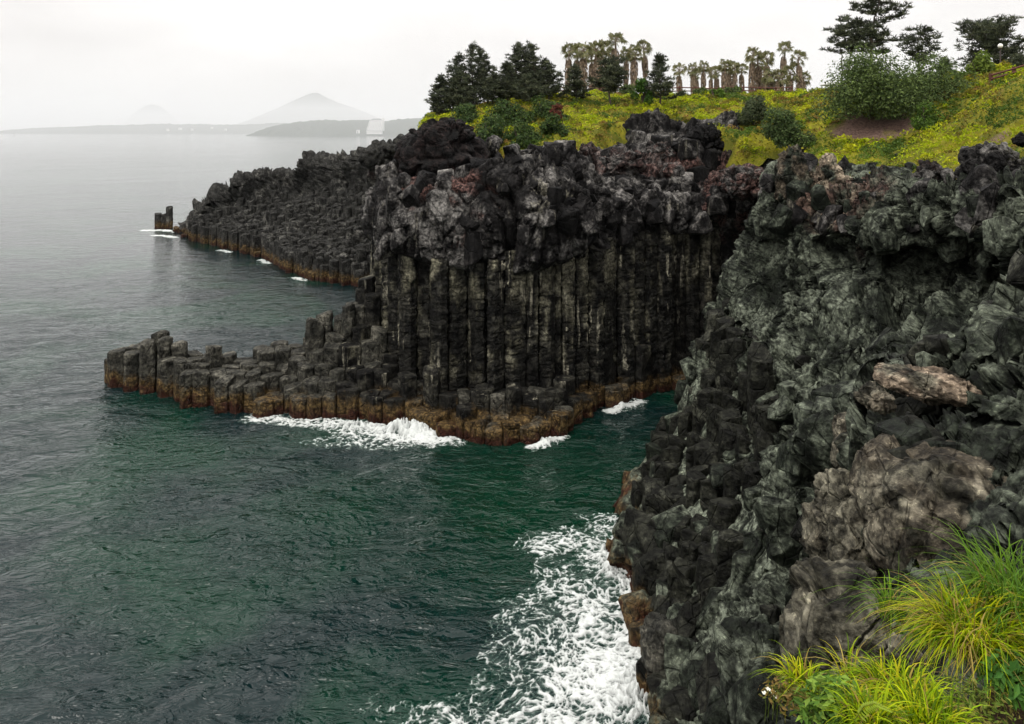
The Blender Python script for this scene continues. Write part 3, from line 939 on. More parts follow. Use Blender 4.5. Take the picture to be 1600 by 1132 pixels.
def join(parts):
    VV, FF, CC, off = [], [], [], 0
    for p in parts:
        VV.append(p[0]); FF.append(p[1] + off); off += len(p[0])
        if len(p) > 2: CC.append(p[2])
    return np.concatenate(VV), np.concatenate(FF), (np.concatenate(CC) if CC else None)

def needle_clumps(centers, rng, r, n, size, pal, flat=0.6):
    """tufts of needles that point outwards and up from each twig end"""
    m = len(centers)
    C = np.repeat(centers, n, 0)
    d = rng.normal(size=(m * n, 3)); d[:, 2] = np.abs(d[:, 2]) * flat + 0.1
    d = unit(d)
    o = C + d * r * rng.uniform(0.2, 1.0, size=(m * n, 1))
    side = unit(np.cross(d, rng.normal(size=(m * n, 3))))
    L = size * rng.uniform(0.7, 1.3, size=(m * n, 1))
    w = L * 0.17
    V = np.stack([o - d * L * 0.4, o + side * w, o + d * L, o - side * w], 1).reshape(-1, 3)
    cc = np.repeat(pick_colors(m, rng, pal, 0.15), n, 0) * (1 + rng.normal(size=(m * n, 1)) * 0.2)
    return V, np.arange(m * n * 4).reshape(-1, 4), np.repeat(np.clip(cc, 0, 1), 4, 0)

def pine(base, height, spread, seed, label, group=None, crown_from=0.25, shape='cone', lean=0.0, clump=0.42, dens=1.0, trunk_r=None, name='pine_tree', up=0.25):
    rng = np.random.default_rng(seed)
    root = empty(name, base)
    tag(root, label, 'pine tree', group)
    n = 12
    zz = np.linspace(0, 1, n)
    wig = np.cumsum(rng.normal(size=(n, 2)) * 0.022 * height, 0) * zz[:, None]
    bend = lean * height * np.sin(zz * math.pi * 0.75)
    T = np.column_stack([wig[:, 0] + bend, wig[:, 1] * 0.6, zz * height - 0.4 * (zz == 0)])
    r0 = trunk_r or height * 0.021
    obj('trunk', mesh_data('trunk', *tube(T, r0 * (1 - 0.85 * zz), 8), M['bark']), root)
    limbs, tips = [], []
    nb = int(26 * dens)
    for k in range(nb):
        f = crown_from + (1 - crown_from) * ((k + rng.uniform(0, 1)) / nb) * 0.97
        s = np.array([np.interp(f, zz, T[:, j]) for j in range(3)])
        g = (f - crown_from) / (1 - crown_from)
        if shape == 'cone': L = spread * (1 - g * 0.93) * rng.uniform(0.6, 1.2)
        elif shape == 'round': L = spread * math.sqrt(max(0.04, 1 - (g * 1.5 - 0.5) ** 2)) * rng.uniform(0.6, 1.1)
        else: L = spread * (0.55 + 0.45 * math.sin(g * math.pi)) * rng.uniform(0.45, 1.15) * (1 - 0.35 * g)
        az = k * 2.399 + rng.normal() * 0.5
        q = np.linspace(0, 1, 6)
        droop = rng.uniform(-0.05, 0.12)
        pts = s + np.column_stack([np.cos(az) * q * L, np.sin(az) * q * L, L * (up * q ** 1.6 - droop * np.sin(q * math.pi)) + (0.5 * L * q if shape == 'round' else 0)])
        limbs.append(tube(pts, r0 * 0.36 * (1 - 0.8 * q) * (1 - 0.5 * f), 5))
        m = max(3, int(L / clump * 2.0))
        for w in np.linspace(0.35, 1.0, m):
            c = np.array([np.interp(w, q, pts[:, j]) for j in range(3)])
            sp = clump * (0.3 + 0.7 * np.sin(w * 2.4)) * (0.6 if shape == 'cone' else 0.85)
            tips.append(c + rng.normal(size=3) * np.array([sp, sp, sp * 0.3]))
            if rng.random() < (0.5 if shape == 'cone' else 0.75):
                tips.append(c + rng.normal(size=3) * np.array([sp * 1.3, sp * 1.3, sp * 0.35]))
    for k in range(3): tips.append(T[-1] + np.array([rng.normal() * 0.1, rng.normal() * 0.1, 0.1 - 0.25 * k]))
    limbs.append(tube(T[2:], r0 * 0.4 * (1 - 0.85 * zz[2:]), 5))
    V, Fc, _ = join(limbs)
    obj('branches', mesh_data('branches', V, Fc, M['bark']), root)
    V, Fc, cc = needle_clumps(np.array(tips), rng, clump * 0.75, 22, clump * 0.6, PINE, 0.8)
    obj('crown', mesh_data('crown', V, Fc, M['needle'], smooth=False, col=cc), root)
    return root

def bush(px0, py0, px1, py1, Y, depth, seed, label, pal=GREENS, leaf=0.13, n=4000, name='bush', cat='bush', lumps=14, base_z=None):
    rng = np.random.default_rng(seed)
    a, b = at(px0, py0, Y), at(px1, py1, Y)
    cx, zt, zb = (a[0] + b[0]) / 2, a[2], b[2]
    rx, rz = (b[0] - a[0]) / 2, (zt - zb)
    root = empty(name, (cx, Y, zb))
    tag(root, label, cat)
    # lobes over a dome, each lobe a shell of leaves
    C, Nn = [], []
    for k in range(lumps):
        th = rng.uniform(0, 2 * math.pi); ph = math.asin(rng.uniform(0.0, 1))
        rr = rng.uniform(0.4, 0.86)
        c = np.array([math.cos(th) * math.cos(ph) * rx * rr, math.sin(th) * math.cos(ph) * depth * rr, math.sin(ph) * rz * rr * 0.95])
        r = rng.uniform(0.28, 0.48) * min(rx, rz * 1.3, depth * 1.4)
        m = n // lumps
        d = unit(rng.normal(size=(m, 3)) + np.array([0, 0, 0.25]))
        rad = r * (1 + 0.4 * fbm(d * 2.1 + k * 3.1, 2))[:, None] * rng.uniform(0.72, 1.05, size=(m, 1))
        C.append(c + d * rad); Nn.append(d)
    C = np.concatenate(C); Nn = np.concatenate(Nn)
    ok = C[:, 2] > -0.12 * rz
    C, Nn = C[ok], Nn[ok]
    cols = pick_colors(len(C), rng, pal)
    V, Fc, cc = leaf_cloud(C, rng, leaf, cols, 0.2, 0.55, Nn * 1.2)
    obj('crown', mesh_data('crown', V, Fc, M['leaf'], smooth=False, col=cc), root)
    stems = []
    for k in range(6):
        az = rng.uniform(0, 6.28); e = np.array([math.cos(az) * rx * 0.55, math.sin(az) * depth * 0.5, rz * rng.uniform(0.4, 0.75)])
        q = np.linspace(0, 1, 5)[:, None]
        stems.append(tube(np.array([0, 0, -0.3]) + (e + np.array([0, 0, .3])) * q + np.array([[0, 0, 1]]) * np.sin(q * 3.1) * 0.1, np.linspace(0.07, 0.02, 5), 5))
    V, Fc, _ = join(stems)
    obj('stems', mesh_data('stems', V, Fc, M['bark']), root)
    return root

# ---- fan palms: three builds shared by all the palms
def palm_meshes(seed, height, skirt):
    rng = np.random.default_rng(seed)
    q = np.linspace(0, 1, 14)
    T = np.column_stack([0.10 * np.sin(q * 2 + seed), 0.08 * np.cos(q * 3), q * height - 0.5 * (q == 0)])
    trunk = mesh_data('trunk', *tube(T, 0.15 - 0.04 * q + 0.08 * (q < 0.08), 9), M['palm_bark'])
    top = T[-1]
    fr, petioles = [], []
    for k in range(28):
        az = k * 2.399 + rng.normal() * 0.2
        el = math.radians(rng.uniform(-55, 75))
        d = np.array([math.cos(az) * math.cos(el), math.sin(az) * math.cos(el), math.sin(el)])
        L = rng.uniform(0.65, 0.95)
        hub = top + d * L + np.array([0, 0, 0.10])
        petioles.append(tube(np.array([top, top + d * L * 0.5 + [0, 0, .04], hub]), [0.025, 0.02, 0.015], 4))
        side = unit(np.cross(d, [0, 0, 1.0])); nrm = np.cross(side, d)
        ro = rng.uniform(-1.1, 1.1)
        side, nrm = side * math.cos(ro) + nrm * math.sin(ro), nrm * math.cos(ro) - side * math.sin(ro)
        m = 13
        for j in range(m):
            a = (j / (m - 1) - 0.5) * math.radians(230)
            e = unit(d * math.cos(a) + side * math.sin(a) + nrm * 0.15)
            ll = rng.uniform(0.5, 0.72) * (0.75 + 0.25 * math.cos(a))
            w = unit(np.cross(e, nrm)) * 0.055
            tip = hub + e * ll + np.array([0, 0, -0.38 * ll - rng.uniform(0, 0.22)])
            mid = hub + e * ll * 0.55
            c = np.array([(0.12, 0.135, 0.06), (0.17, 0.175, 0.085), (0.23, 0.215, 0.12)][rng.integers(0, 3)]) * rng.uniform(0.75, 1.25)
            fr.append((np.array([hub, mid + w, tip, mid - w]), np.array([[0, 1, 2, 3]]), np.repeat(c[None], 4, 0)))
    V, Fc, cc = join(fr)
    crown = mesh_data('crown', V, Fc, M['leaf'], smooth=False, col=cc)
    V, Fc, _ = join(petioles)
    stalks = mesh_data('stalks', V, Fc, M['palm_bark'])
    dead = []
    for k in range(int(260 * skirt)):
        az = rng.uniform(0, 6.283)
        z = height - 0.35 - rng.uniform(0.1, 1) ** 1.1 * skirt * height * 0.62
        f = (height - 0.35 - z) / (skirt * height * 0.62)
        rr = 0.08 + 0.26 * math.sin(min(1, f * 1.25) * 2.4 + 0.35)
        o = np.array([math.cos(az) * 0.14, math.sin(az) * 0.14, z])
        tip = o + np.array([math.cos(az) * rr, math.sin(az) * rr, -rng.uniform(0.5, 0.95)])
        w = np.array([-math.sin(az), math.cos(az), 0]) * rng.uniform(0.05, 0.13)
        c = np.array([(0.24, 0.185, 0.14), (0.17, 0.13, 0.10), (0.32, 0.25, 0.19)][rng.integers(0, 3)]) * rng.uniform(0.7, 1.2)
        mid = (o * 0.4 + tip * 0.6) + np.array([math.cos(az), math.sin(az), 0]) * 0.12
        dead.append((np.array([o, mid + w, tip, mid - w]), np.array([[0, 1, 2, 3]]), np.repeat(c[None], 4, 0)))
    V, Fc, cc = join(dead)
    sk = mesh_data('dead_fronds', V, Fc, M['dead'], smooth=False, col=cc)
    return height, trunk, crown, stalks, sk
PALMS = [palm_meshes(61, 6.6, 0.85), palm_meshes(62, 6.6, 0.6), palm_meshes(63, 6.6, 1.35)]
def palm(px, py_top, Y, base_z, kind, label, group, scale=1.0):
    top = at(px, py_top, Y)
    h, trunk, crown, stalks, sk = PALMS[kind]
    root = empty('palm_tree', (top[0], Y, base_z))
    tag(root, label, 'palm tree', group)
    k = (top[2] - base_z - 0.45) / h
    sv = scale * (0.92 + 0.3 * float(R.random()))
    root.scale = (1.12 * sv, 1.12 * sv, max(0.3, k))
    root.rotation_euler = (float(R.normal() * 0.03), float(R.normal() * 0.035), float(R.uniform(0, 6.28)))
    for n_, m_ in (('trunk', trunk), ('stalks', stalks), ('dead_fronds', sk), ('crown', crown)):
        c = obj(n_, m_, root)
        if n_ in ('crown', 'stalks'):        # crowns keep their own height whatever the trunk's
            c.scale = (1, 1, 1.12 / max(0.3, k) * scale)
            c.location = (0, 0, h - h * 1.12 / max(0.3, k) * scale)
    return root

# ------------------------------------------------------------------ grassy slope and plateau above the cliffs
def P3(px, py, Y): return tuple(at(px, py, Y))
ground_ctrl = [P3(740, 235, 64), P3(800, 236, 64), P3(860, 228, 65), P3(930, 212, 67), P3(1000, 200, 71), P3(1060, 196, 72), P3(1120, 225, 63), P3(1160, 250, 57), P3(1210, 262, 52),
    P3(1260, 268, 48), P3(1330, 283, 45), P3(1390, 291, 41), P3(1440, 285, 39), P3(1500, 272, 38), P3(1600, 262, 34),
    P3(690, 190, 78), P3(660, 200, 84), P3(760, 172, 82), P3(840, 160, 86), P3(900, 152, 90), P3(1000, 153, 93), P3(1100, 153, 93), P3(1200, 152, 90), P3(1260, 152, 84),
    P3(820, 200, 74), P3(920, 180, 78), P3(1010, 172, 82), P3(1110, 178, 78), P3(1170, 195, 72), P3(1230, 205, 66), P3(1265, 190, 68),
    P3(1300, 235, 53), P3(1350, 233, 54), P3(1410, 236, 51), P3(1330, 184, 57.5), P3(1400, 182, 57.5), P3(1430, 245, 46), P3(1480, 205, 48), P3(1540, 165, 48), P3(1600, 125, 47),
    P3(1520, 225, 43), P3(1600, 190, 41), P3(1290, 148, 76), P3(1400, 140, 70), P3(1510, 118, 62), P3(1590, 117, 60),
    (-14, 100, 21.5), (0, 108, 23.8), (30, 110, 24.0), (55, 110, 24.3), (80, 110, 24.5), (-14, 140, 22.5), (20, 160, 24), (60, 160, 24.5), (100, 150, 25), (60, 70, 24.3), (80, 60, 24.5), (50, 45, 23.5), (60, 30, 23.5)]
gz_at = tps(ground_ctrl, 3.0)
xs = np.arange(-13, 66, 0.42); ys = np.concatenate([np.arange(30, 98, 0.42), np.arange(98, 170, 2.0)])
gx, gy = np.meshgrid(xs, ys, indexing='ij')
gz = gz_at(gx, gy)
# keep the sheet behind the cliffs' rims: it sinks away in front of them
near_y = np.array([20, 31.5, 36, 40.2, 44.6, 48.5, 52, 56, 61, 64, 70]); near_x = np.array([24.5, 25.2, 23.2, 21.4, 19.6, 18.8, 20.2, 22.5, 27, 60, 200])
rim_x = np.array([-20, -9, -5, 0, 5, 9, 12, 16, 17.6, 18.6, 20, 30, 34, 70]); rim_y = np.array([72, 71, 68, 63, 66, 70, 73.5, 75.5, 74, 64.5, 64, 64.5, 66, 66])
def behind(x, y): return np.maximum(y - np.interp(x, rim_x, rim_y), x - np.interp(y, near_y, near_x))
front = behind(gx, gy)
sink = smooth01(front, 0.5, -3.0)
gz = gz - 2.5 * sink
bil = 0.5 - np.abs(fbm(np.stack([gx.ravel() / 1.5, gy.ravel() / 1.5, 0 * gx.ravel() + 7], 1), 2)).reshape(gx.shape)
gz += 0.8 * bil * smooth01(gy, 110, 90)
gz += (0.22 * fbm(np.stack([gx.ravel() / 2.2, gy.ravel() / 2.2, 0 * gx.ravel()], 1), 4)).reshape(gx.shape) * smooth01(gy, 130, 90)
left_cut = smooth01(gx - np.interp(gy, [60, 75, 100, 140], [-7, -9.5, -12, -13]), 1.0, -2.0)
gz = gz - 7 * left_cut
GV = np.stack([gx, gy, gz], -1).reshape(-1, 3)
bank = red_mask(GV, [tuple(at(1350, 208, 56)) + (2.9, 1.0), tuple(at(1395, 206, 55.5)) + (2.3, 1.0), tuple(at(1330, 210, 56)) + (2.2, 1.0), tuple(at(1555, 215, 40)) + (1.1, 0.8)])
gf = grid_faces(*gx.shape)
cut = (front.ravel() < -1.9) | (left_cut.ravel() > 0.995)
gf = gf[~cut[gf].all(1)]
slope = obj('grassy_slope', mesh_data('grassy_slope', GV, gf, M['turf'], attrs={'earth': bank}))
tag(slope, 'grassy slope rising from the cliff rims to the plateau', kind='structure')
def ground(x, y):
    i = np.clip(np.searchsorted(xs, x) - 1, 0, len(xs) - 2); j = np.clip(np.searchsorted(ys, y) - 1, 0, len(ys) - 2)
    return float(gz[i:i + 2, j:j + 2].mean())

# low leafy ground cover: scattered over the slope where the camera's side of it lies
rng = np.random.default_rng(71)
nG = 150000
cx = rng.uniform(-12, 46, nG); cy = 31 + 66 * rng.uniform(0, 1, nG) ** 1.25
fx = cx / cy * F + 800
front = behind(cx, cy)
patchy = fbm(np.column_stack([cx / 3.0, cy / 3.0, 0 * cx]), 3)
ok = (fx > 660) & (fx < 1680) & (front > -2.0 + np.maximum(0, patchy) * 2.2) & (cx > np.interp(cy, [60, 75, 100, 140], [-7, -9.5, -12, -13]))
cx, cy = cx[ok], cy[ok]
ii = np.clip(((cx - xs[0]) / 0.42).astype(int), 0, len(xs) - 2); jj = np.clip(np.searchsorted(ys, cy) - 1, 0, len(ys) - 2)
fxx = (cx - xs[ii]) / 0.42; fyy = (cy - ys[jj]) / (ys[jj + 1] - ys[jj])
cz_ = gz[ii, jj] * (1 - fxx) * (1 - fyy) + gz[ii + 1, jj] * fxx * (1 - fyy) + gz[ii, jj + 1] * (1 - fxx) * fyy + gz[ii + 1, jj + 1] * fxx * fyy
bk = bank.reshape(gx.shape)[ii, jj]
ok = bk < rng.uniform(0.15, 0.6, len(bk))
cx, cy, cz_ = cx[ok], cy[ok], cz_[ok]
C = np.column_stack([cx, cy, cz_])
mound = fbm(np.column_stack([cx / 0.8, cy / 0.8, 0 * cx + 4]), 3)
C[:, 2] += np.maximum(0, 0.16 + 0.24 * mound) * rng.uniform(0.3, 1.0, len(C))
tone = 1.25 * fbm(np.column_stack([cx / 4.5, cy / 4.5, 0 * cx + 9]), 4, 0.6) + 0.45 * mound
yel = pick_colors(len(C), rng, YELLOW); oli = pick_colors(len(C), rng, OLIVE); gre = pick_colors(len(C), rng, [(0.07, 0.13, 0.02), (0.10, 0.16, 0.02), (0.12, 0.19, 0.025)])
ppx, ppy = cx / cy * F + 800, HZ - (C[:, 2] - H) / cy * F
wy = smooth01(tone, -0.05, 0.30)[:, None]
wg = np.maximum(smooth01(tone, -0.22, -0.50), 0.9 * smooth01(np.hypot(cx - 22.5, (cy - 51) * 0.8), 5.5, 2.5) * smooth01(tone, 0.5, 0.1))[:, None]
cols = oli * (1 - wy) + yel * wy
cols = cols * (1 - wg) + gre * wg
sz = np.where(cy < 50, 0.08, 0.115)[:, None]
V, Fc, cc = leaf_cloud(C, rng, sz, cols, 0.35, 0.5)
# distinct cushions of one plant each, standing proud of the mat
pick = rng.choice(len(C), 1500, replace=False)
CC, KK = [], []
for i_ in pick:
    rad = rng.uniform(0.25, 0.75); m_ = int(30 + 75 * rad)
    e = unit(rng.normal(size=(m_, 3)) + np.array([0, 0, 0.5])) * np.array([rad, rad, rad * rng.uniform(0.5, 1.0)]) * rng.uniform(0.75, 1.05, size=(m_, 1))
    CC.append(C[i_] + e - np.array([0, 0, 0.1]))
    tn_ = tone[i_] + rng.normal() * 0.12
    base_c = np.array(YELLOW[rng.integers(0, 3)]) if tn_ > 0.12 else (np.array(OLIVE[rng.integers(0, 4)]) if tn_ > -0.2 else np.array([0.075, 0.13, 0.022]))
    KK.append(np.clip(base_c * rng.uniform(0.7, 1.15) * (1 + rng.normal(size=(m_, 1)) * 0.15), 0, 1))
CC = np.concatenate(CC); KK = np.concatenate(KK)
V2, F2, c2 = leaf_cloud(CC, rng, np.where(CC[:, 1] < 50, 0.085, 0.12)[:, None], KK, 0.3, 0.45)
V, Fc, cc = join([(V, Fc, cc), (V2, F2, c2)])
gc = obj('ground_cover', mesh_data('ground_cover', V, Fc, M['leaf'], smooth=False, col=cc))
tag(gc, 'yellow-green creeping plants and grass covering the slope above the rocks', kind='stuff')

# ---- pines and shrubs at the sea end of the plateau
def on(px, Y): return np.array([(px - 800) / F * Y, Y, ground((px - 800) / F * Y, Y) - 0.05])
def pine_at(px, py_top, Y, spread_px, seed, label, group=None, **kw):
    b = on(px, Y)
    h = at(px, py_top, Y)[2] - b[2]
    return pine(b, h, spread_px / F * Y, seed, label, group, **kw)
LG = 'dense pines at the sea end of the plateau'
for px, pt, Y, sp, sd, lb in ((688, 120, 84, 22, 1, 'low pine at the seaward end of the dense pine row'), (708, 86, 85, 28, 2, 'pine second from the sea in the dense pine row, shoulder high to its neighbour'),
        (739, 70, 86, 26, 3, 'tall pointed pine third from the sea in the dense pine row'), (762, 76, 88, 27, 4, 'pine fourth from the sea in the row, just before the sky gap'),
        (722, 112, 83, 26, 41, 'short pine in front of the tall pointed seaward pines'), (770, 118, 85, 24, 42, 'short pine filling the foot of the gap in the pine row'),
        (793, 100, 85, 26, 5, 'pine just after the sky gap in the pine row, lower than its neighbours'), (806, 75, 87, 26, 6, 'narrow-topped pine beside the twin peaks of the pine row'),
        (822, 70, 89, 26, 7, 'middle pine of the three tall peaks inland in the pine row'), (839, 68, 87, 28, 8, 'tallest inland pine of the dense row, before it steps down'),
        (858, 94, 85, 30, 9, 'pine at the inland end of the dense row, next to the palms'), (828, 120, 83, 28, 43, 'short dark pine in front of the three tall peaks')):
    pine_at(px, pt, Y, sp * 1.25, sd, lb, LG, crown_from=0.08, clump=0.36, dens=1.55, up=0.40)
pine_at(901, 105, 84, 24, 10, 'small pine standing in front of the first palms', crown_from=0.12, dens=1.2)
pine_at(956, 92, 82, 36, 11, 'pine with a crooked leaning trunk in front of the crowded palms', crown_from=0.34, shape='pad', lean=-0.10, dens=1.3, up=0.12)
pine_at(1031, 87, 82, 30, 12, 'dark pine beside the bright green shrub, trunk bare at the foot', crown_from=0.22, dens=1.3, shape='cone')
bush(988, 110, 1022, 158, 83, 1.2, 81, 'upright bright green shrub beside the dark pine', [(0.06, 0.14, 0.02), (0.09, 0.19, 0.025), (0.04, 0.09, 0.02)], 0.12, 2600, lumps=12)
BSH = [((728, 176, 806, 240), 66.5, 'rounded green bush under the seaward pines'), ((785, 186, 850, 238), 66, 'dark green bush low on the slope below the pines'), ((838, 172, 892, 228), 68.5, 'broad green bush at the foot of the inland pines'),
       ((755, 150, 835, 204), 74, 'high green bush right beneath the pine trunks'), ((825, 140, 888, 198), 76, 'green bush beneath the tallest inland pine'), ((700, 160, 760, 200), 76, 'green bush behind the huge black block')]
for k, ((a, b, c, d), Y, lb) in enumerate(BSH):
    bush(a, b, c, d, Y, 2.2, 90 + k, lb, [(0.04, 0.075, 0.024), (0.055, 0.10, 0.028), (0.035, 0.055, 0.02), (0.08, 0.12, 0.03)], 0.12, 5200, lumps=20)
bush(858, 160, 882, 184, 72, 0.8, 99, 'small reddish shrub on the slope below the small pine', [(0.13, 0.035, 0.03), (0.17, 0.06, 0.04), (0.09, 0.05, 0.025)], 0.10, 900, lumps=8)
for k, (a, b, c, d, Y, lb) in enumerate(((1105, 128, 1132, 160, 88, 'small light green bush at the fence in front of the far palms'), (1080, 132, 1110, 152, 94, 'low dark hedge behind the fence below the far palms'),
        (960, 132, 1000, 152, 95, 'dark low hedge behind the fence near the leaning pine'), (1125, 134, 1160, 152, 94, 'low dark shrub beside the light green bush at the fence'))):
    bush(a, b, c, d, Y, 1.2, 110 + k, lb, GREENS if k else [(0.08, 0.15, 0.02), (0.11, 0.19, 0.03)], 0.12, 1500, lumps=9)
# the bushes over the red earth bank and on the slope
bush(1274, 80, 1442, 176, 56.5, 3.4, 121, 'great dark green bush overhanging the red earth bank', GREENS, 0.095, 21000, lumps=40)
bush(1380, 86, 1532, 172, 58, 3.0, 122, 'spreading dark green bush continuing the great bush towards the fence', GREENS, 0.095, 14000, lumps=30)
bush(1186, 160, 1256, 224, 60, 2.2, 123, 'round leafy bush on the slope behind the twin rock pinnacles', [(0.05, 0.085, 0.03), (0.075, 0.115, 0.04), (0.10, 0.14, 0.05)], 0.10, 7000, lumps=22)
bush(1150, 148, 1205, 190, 70, 1.8, 124, 'grey-green low bush just above the round leafy bush', [(0.07, 0.09, 0.045), (0.09, 0.11, 0.055), (0.05, 0.07, 0.035)], 0.11, 4200, lumps=16)
bush(1236, 200, 1280, 228, 58, 1.0, 125, 'trailing dark shrub at the side of the round leafy bush', GREENS, 0.09, 1800, lumps=10)
bush(1502, 82, 1550, 115, 60, 1.1, 126, 'pale green leafy shrub at the broken end of the wooden rail', [(0.13, 0.19, 0.03), (0.17, 0.23, 0.04), (0.10, 0.15, 0.03)], 0.11, 1700, lumps=12)
bush(1548, 92, 1590, 118, 61, 1.0, 127, 'yellow leafy shrub behind the wooden rail below the globe lamp', [(0.26, 0.22, 0.02), (0.30, 0.25, 0.03), (0.20, 0.18, 0.02)], 0.10, 1600, lumps=12)
bush(1418, 150, 1475, 215, 51, 1.3, 128, 'green creeper tongue hanging down the slope beside the red bank', [(0.07, 0.13, 0.02), (0.09, 0.16, 0.025), (0.05, 0.09, 0.02)], 0.085, 3600, lumps=18)

# ---- tall pines on the right
pine_at(1361, -14, 76, 62, 131, 'tallest pine, with broad layered boughs rising behind the great bush', crown_from=0.34, shape='pad', dens=1.0, clump=0.46, up=0.14, trunk_r=0.20)
pine_at(1314, 44, 78, 40, 132, 'slender pine with a thin bare trunk seaward of the tallest pine', crown_from=0.55, shape='pad', dens=0.45, clump=0.42, lean=0.03, up=0.15, trunk_r=0.11)
pine_at(1323, 28, 80, 30, 133, 'slender pine close against the tallest pine, trunk leaning inland', crown_from=0.55, shape='pad', dens=0.4, clump=0.42, lean=0.06, up=0.15, trunk_r=0.11)
pine_at(1436, 46, 80, 30, 134, 'low spreading pine alone on the skyline inland of the tallest pine', crown_from=0.35, shape='pad', dens=0.75, clump=0.45, up=0.3)
pine_at(1550, 42, 92, 48, 135, 'broad round-headed pine behind the globe lamp', crown_from=0.12, shape='round', dens=1.9, clump=0.5, up=0.35)
pine_at(1600, 92, 86, 18, 136, 'dark low pine at the picture edge behind the rail', crown_from=0.1, shape='round', dens=0.9, clump=0.45)
pine_at(1478, 92, 74, 12, 137, 'very small pine top peeping over the spreading bush', crown_from=0.2, dens=0.7, clump=0.3)

# ---- palms
ORD = ['first', 'second', 'third', 'fourth', 'fifth', 'sixth', 'seventh', 'eighth', 'ninth', 'tenth', 'eleventh', 'twelfth', 'thirteenth', 'fourteenth', 'fifteenth', 'sixteenth', 'seventeenth', 'eighteenth', 'nineteenth', 'twentieth']
PA = sorted([(885, 76, 0, 112), (901, 77, 2, 114), (914, 76, 0, 110), (932, 74, 2, 113), (943, 72, 2, 116), (962, 60, 1, 112), (977, 82, 0, 118), (989, 80, 0, 112), (1010, 71, 1, 114), (925, 84, 2, 120), (953, 84, 2, 118)])
for k, (px, py, kd, Y) in enumerate(PA):
    lb = 'tallest fan palm, its crown highest in the crowd by the pines' if (px == 962) else ('lone fan palm with a slim bare trunk, inland end of the palms by the pines' if px == 1010 else '%s fan palm from the sea in the crowd of palms by the pines' % ORD[k])
    palm(px, py, Y, 23.6, kd, lb, 'palms by the pines')
PB = sorted([(1064, 106, 2, 150), (1082, 105, 0, 150), (1099, 102, 0, 152), (1110, 112, 2, 156), (1120, 110, 2, 158), (1131, 100, 0, 150), (1139, 101, 2, 154), (1151, 103, 0, 150), (1160, 105, 0, 152), (1144, 116, 0, 158), (1090, 114, 2, 158)])
for k, (px, py, kd, Y) in enumerate(PB):
    palm(px, py, Y, 23.8, kd, '%s small palm from the sea in the far row of low palms' % ORD[k], 'far row of low palms')
PC = sorted([(1173, 82, 2, 118), (1184, 90, 2, 120), (1197, 88, 0, 116), (1205, 117, 0, 112), (1217, 116, 2, 110), (1220, 74, 1, 118), (1233, 110, 2, 112), (1249, 88, 2, 112), (1254, 118, 0, 122), (1190, 112, 2, 124)])
for k, (px, py, kd, Y) in enumerate(PC):
    lb = 'tallest palm of the inland palm group, crown high on a slim trunk' if px == 1220 else '%s palm from the sea in the inland palm group' % ORD[k]
    palm(px, py, Y, 23.8, kd, lb, 'inland palm group')

# ------------------------------------------------------------------ loose rocks and pinnacles
def rock(name, px0, py0, px1, py1, Y, depth, seed, label, mat='lava', sub=5, lump=0.30, crag=0.16, cat='boulder', rot=0.0, lean=0.0, size=1.0, red=0.0, pale=0.0, pointy=0.0, flat=0.0, sink=0.25, group=None):
    rng = np.random.default_rng(seed)
    a, b = at(px0, py0, Y), at(px1, py1, Y)
    rx, rz = (b[0] - a[0]) / 2, (a[2] - b[2]) / 2
    bm = bmesh.new()
    bmesh.ops.create_icosphere(bm, subdivisions=sub, radius=1.0)
    V = np.array([v.co[:] for v in bm.verts]); Fc = np.array([[v.index for v in f.verts] for f in bm.faces])
    bm.free()
    D = V.copy()
    # rounded-box start
    P = np.sign(D) * np.abs(D) ** 0.72
    P *= np.array([rx, depth / 2, rz])
    if pointy: P[:, :2] *= (1 - pointy * smooth01(P[:, 2], -0.2 * rz, rz))[:, None]
    if flat: P[:, 2] = np.where(P[:, 2] > rz * (1 - flat), rz * (1 - flat) + (P[:, 2] - rz * (1 - flat)) * 0.15, P[:, 2])
    P[:, 0] += lean * (P[:, 2] + rz) * 0.5
    s = min(rx, rz, depth / 2)
    o = seed * 7.13
    f1, f2 = worley(P / (s * 0.95) + o)
    g1, g2 = worley(P / (s * 0.36) + o)
    d = lump * s * ((0.65 - f1) - 0.6 * smooth01(f2 - f1, 0.14, 0.0)) + lump * s * 0.38 * ((0.6 - g1) - 0.7 * smooth01(g2 - g1, 0.16, 0))
    d += crag * s * (fbm(P / (s * 0.8) + o, 5, 0.55)) + crag * s * 0.7 * (ridged(P / (s * 0.5) + o, 4, 0.6) - 0.6)
    d += 0.03 * ridged(P / 0.25 + o, 2)
    bk, ed = blocks(P / (s * 1.1) + o, 0.8)
    bk2, ed2 = blocks(P / (s * 0.42) + o + 9, 0.8)
    d = d * 0.35 + lump * s * (1.3 * bk - 0.5 * smooth01(ed, 0.08, 0) + 0.5 * bk2 - 0.3 * smooth01(ed2, 0.1, 0))
    P = P + D * d[:, None]
    mn, mx = P.min(0), P.max(0)
    P = (P - (mn + mx) / 2) * np.array([2 * rx, depth, 2 * rz]) / (mx - mn)
    if rot:
        c, s_ = math.cos(rot), math.sin(rot)
        x, z = P[:, 0] * c - P[:, 2] * s_, P[:, 0] * s_ + P[:, 2] * c
        P[:, 0], P[:, 2] = x, z
    cen = (a + b) / 2
    P[:, 2] -= P[:, 2].min()
    base = np.array([cen[0], Y, min(b[2], cen[2] - rz) - sink])
    P[:, 2] += 0
    n = fbm(P / 0.9 + o, 3)
    at_ = {'red': red * smooth01(n, -0.3, 0.3), 'pale': pale * smooth01(n, -0.4, 0.2)}
    ob = obj(name, mesh_data(name, P, Fc, M[mat], attrs=at_), None, base)
    tag(ob, label, cat, group)
    return ob

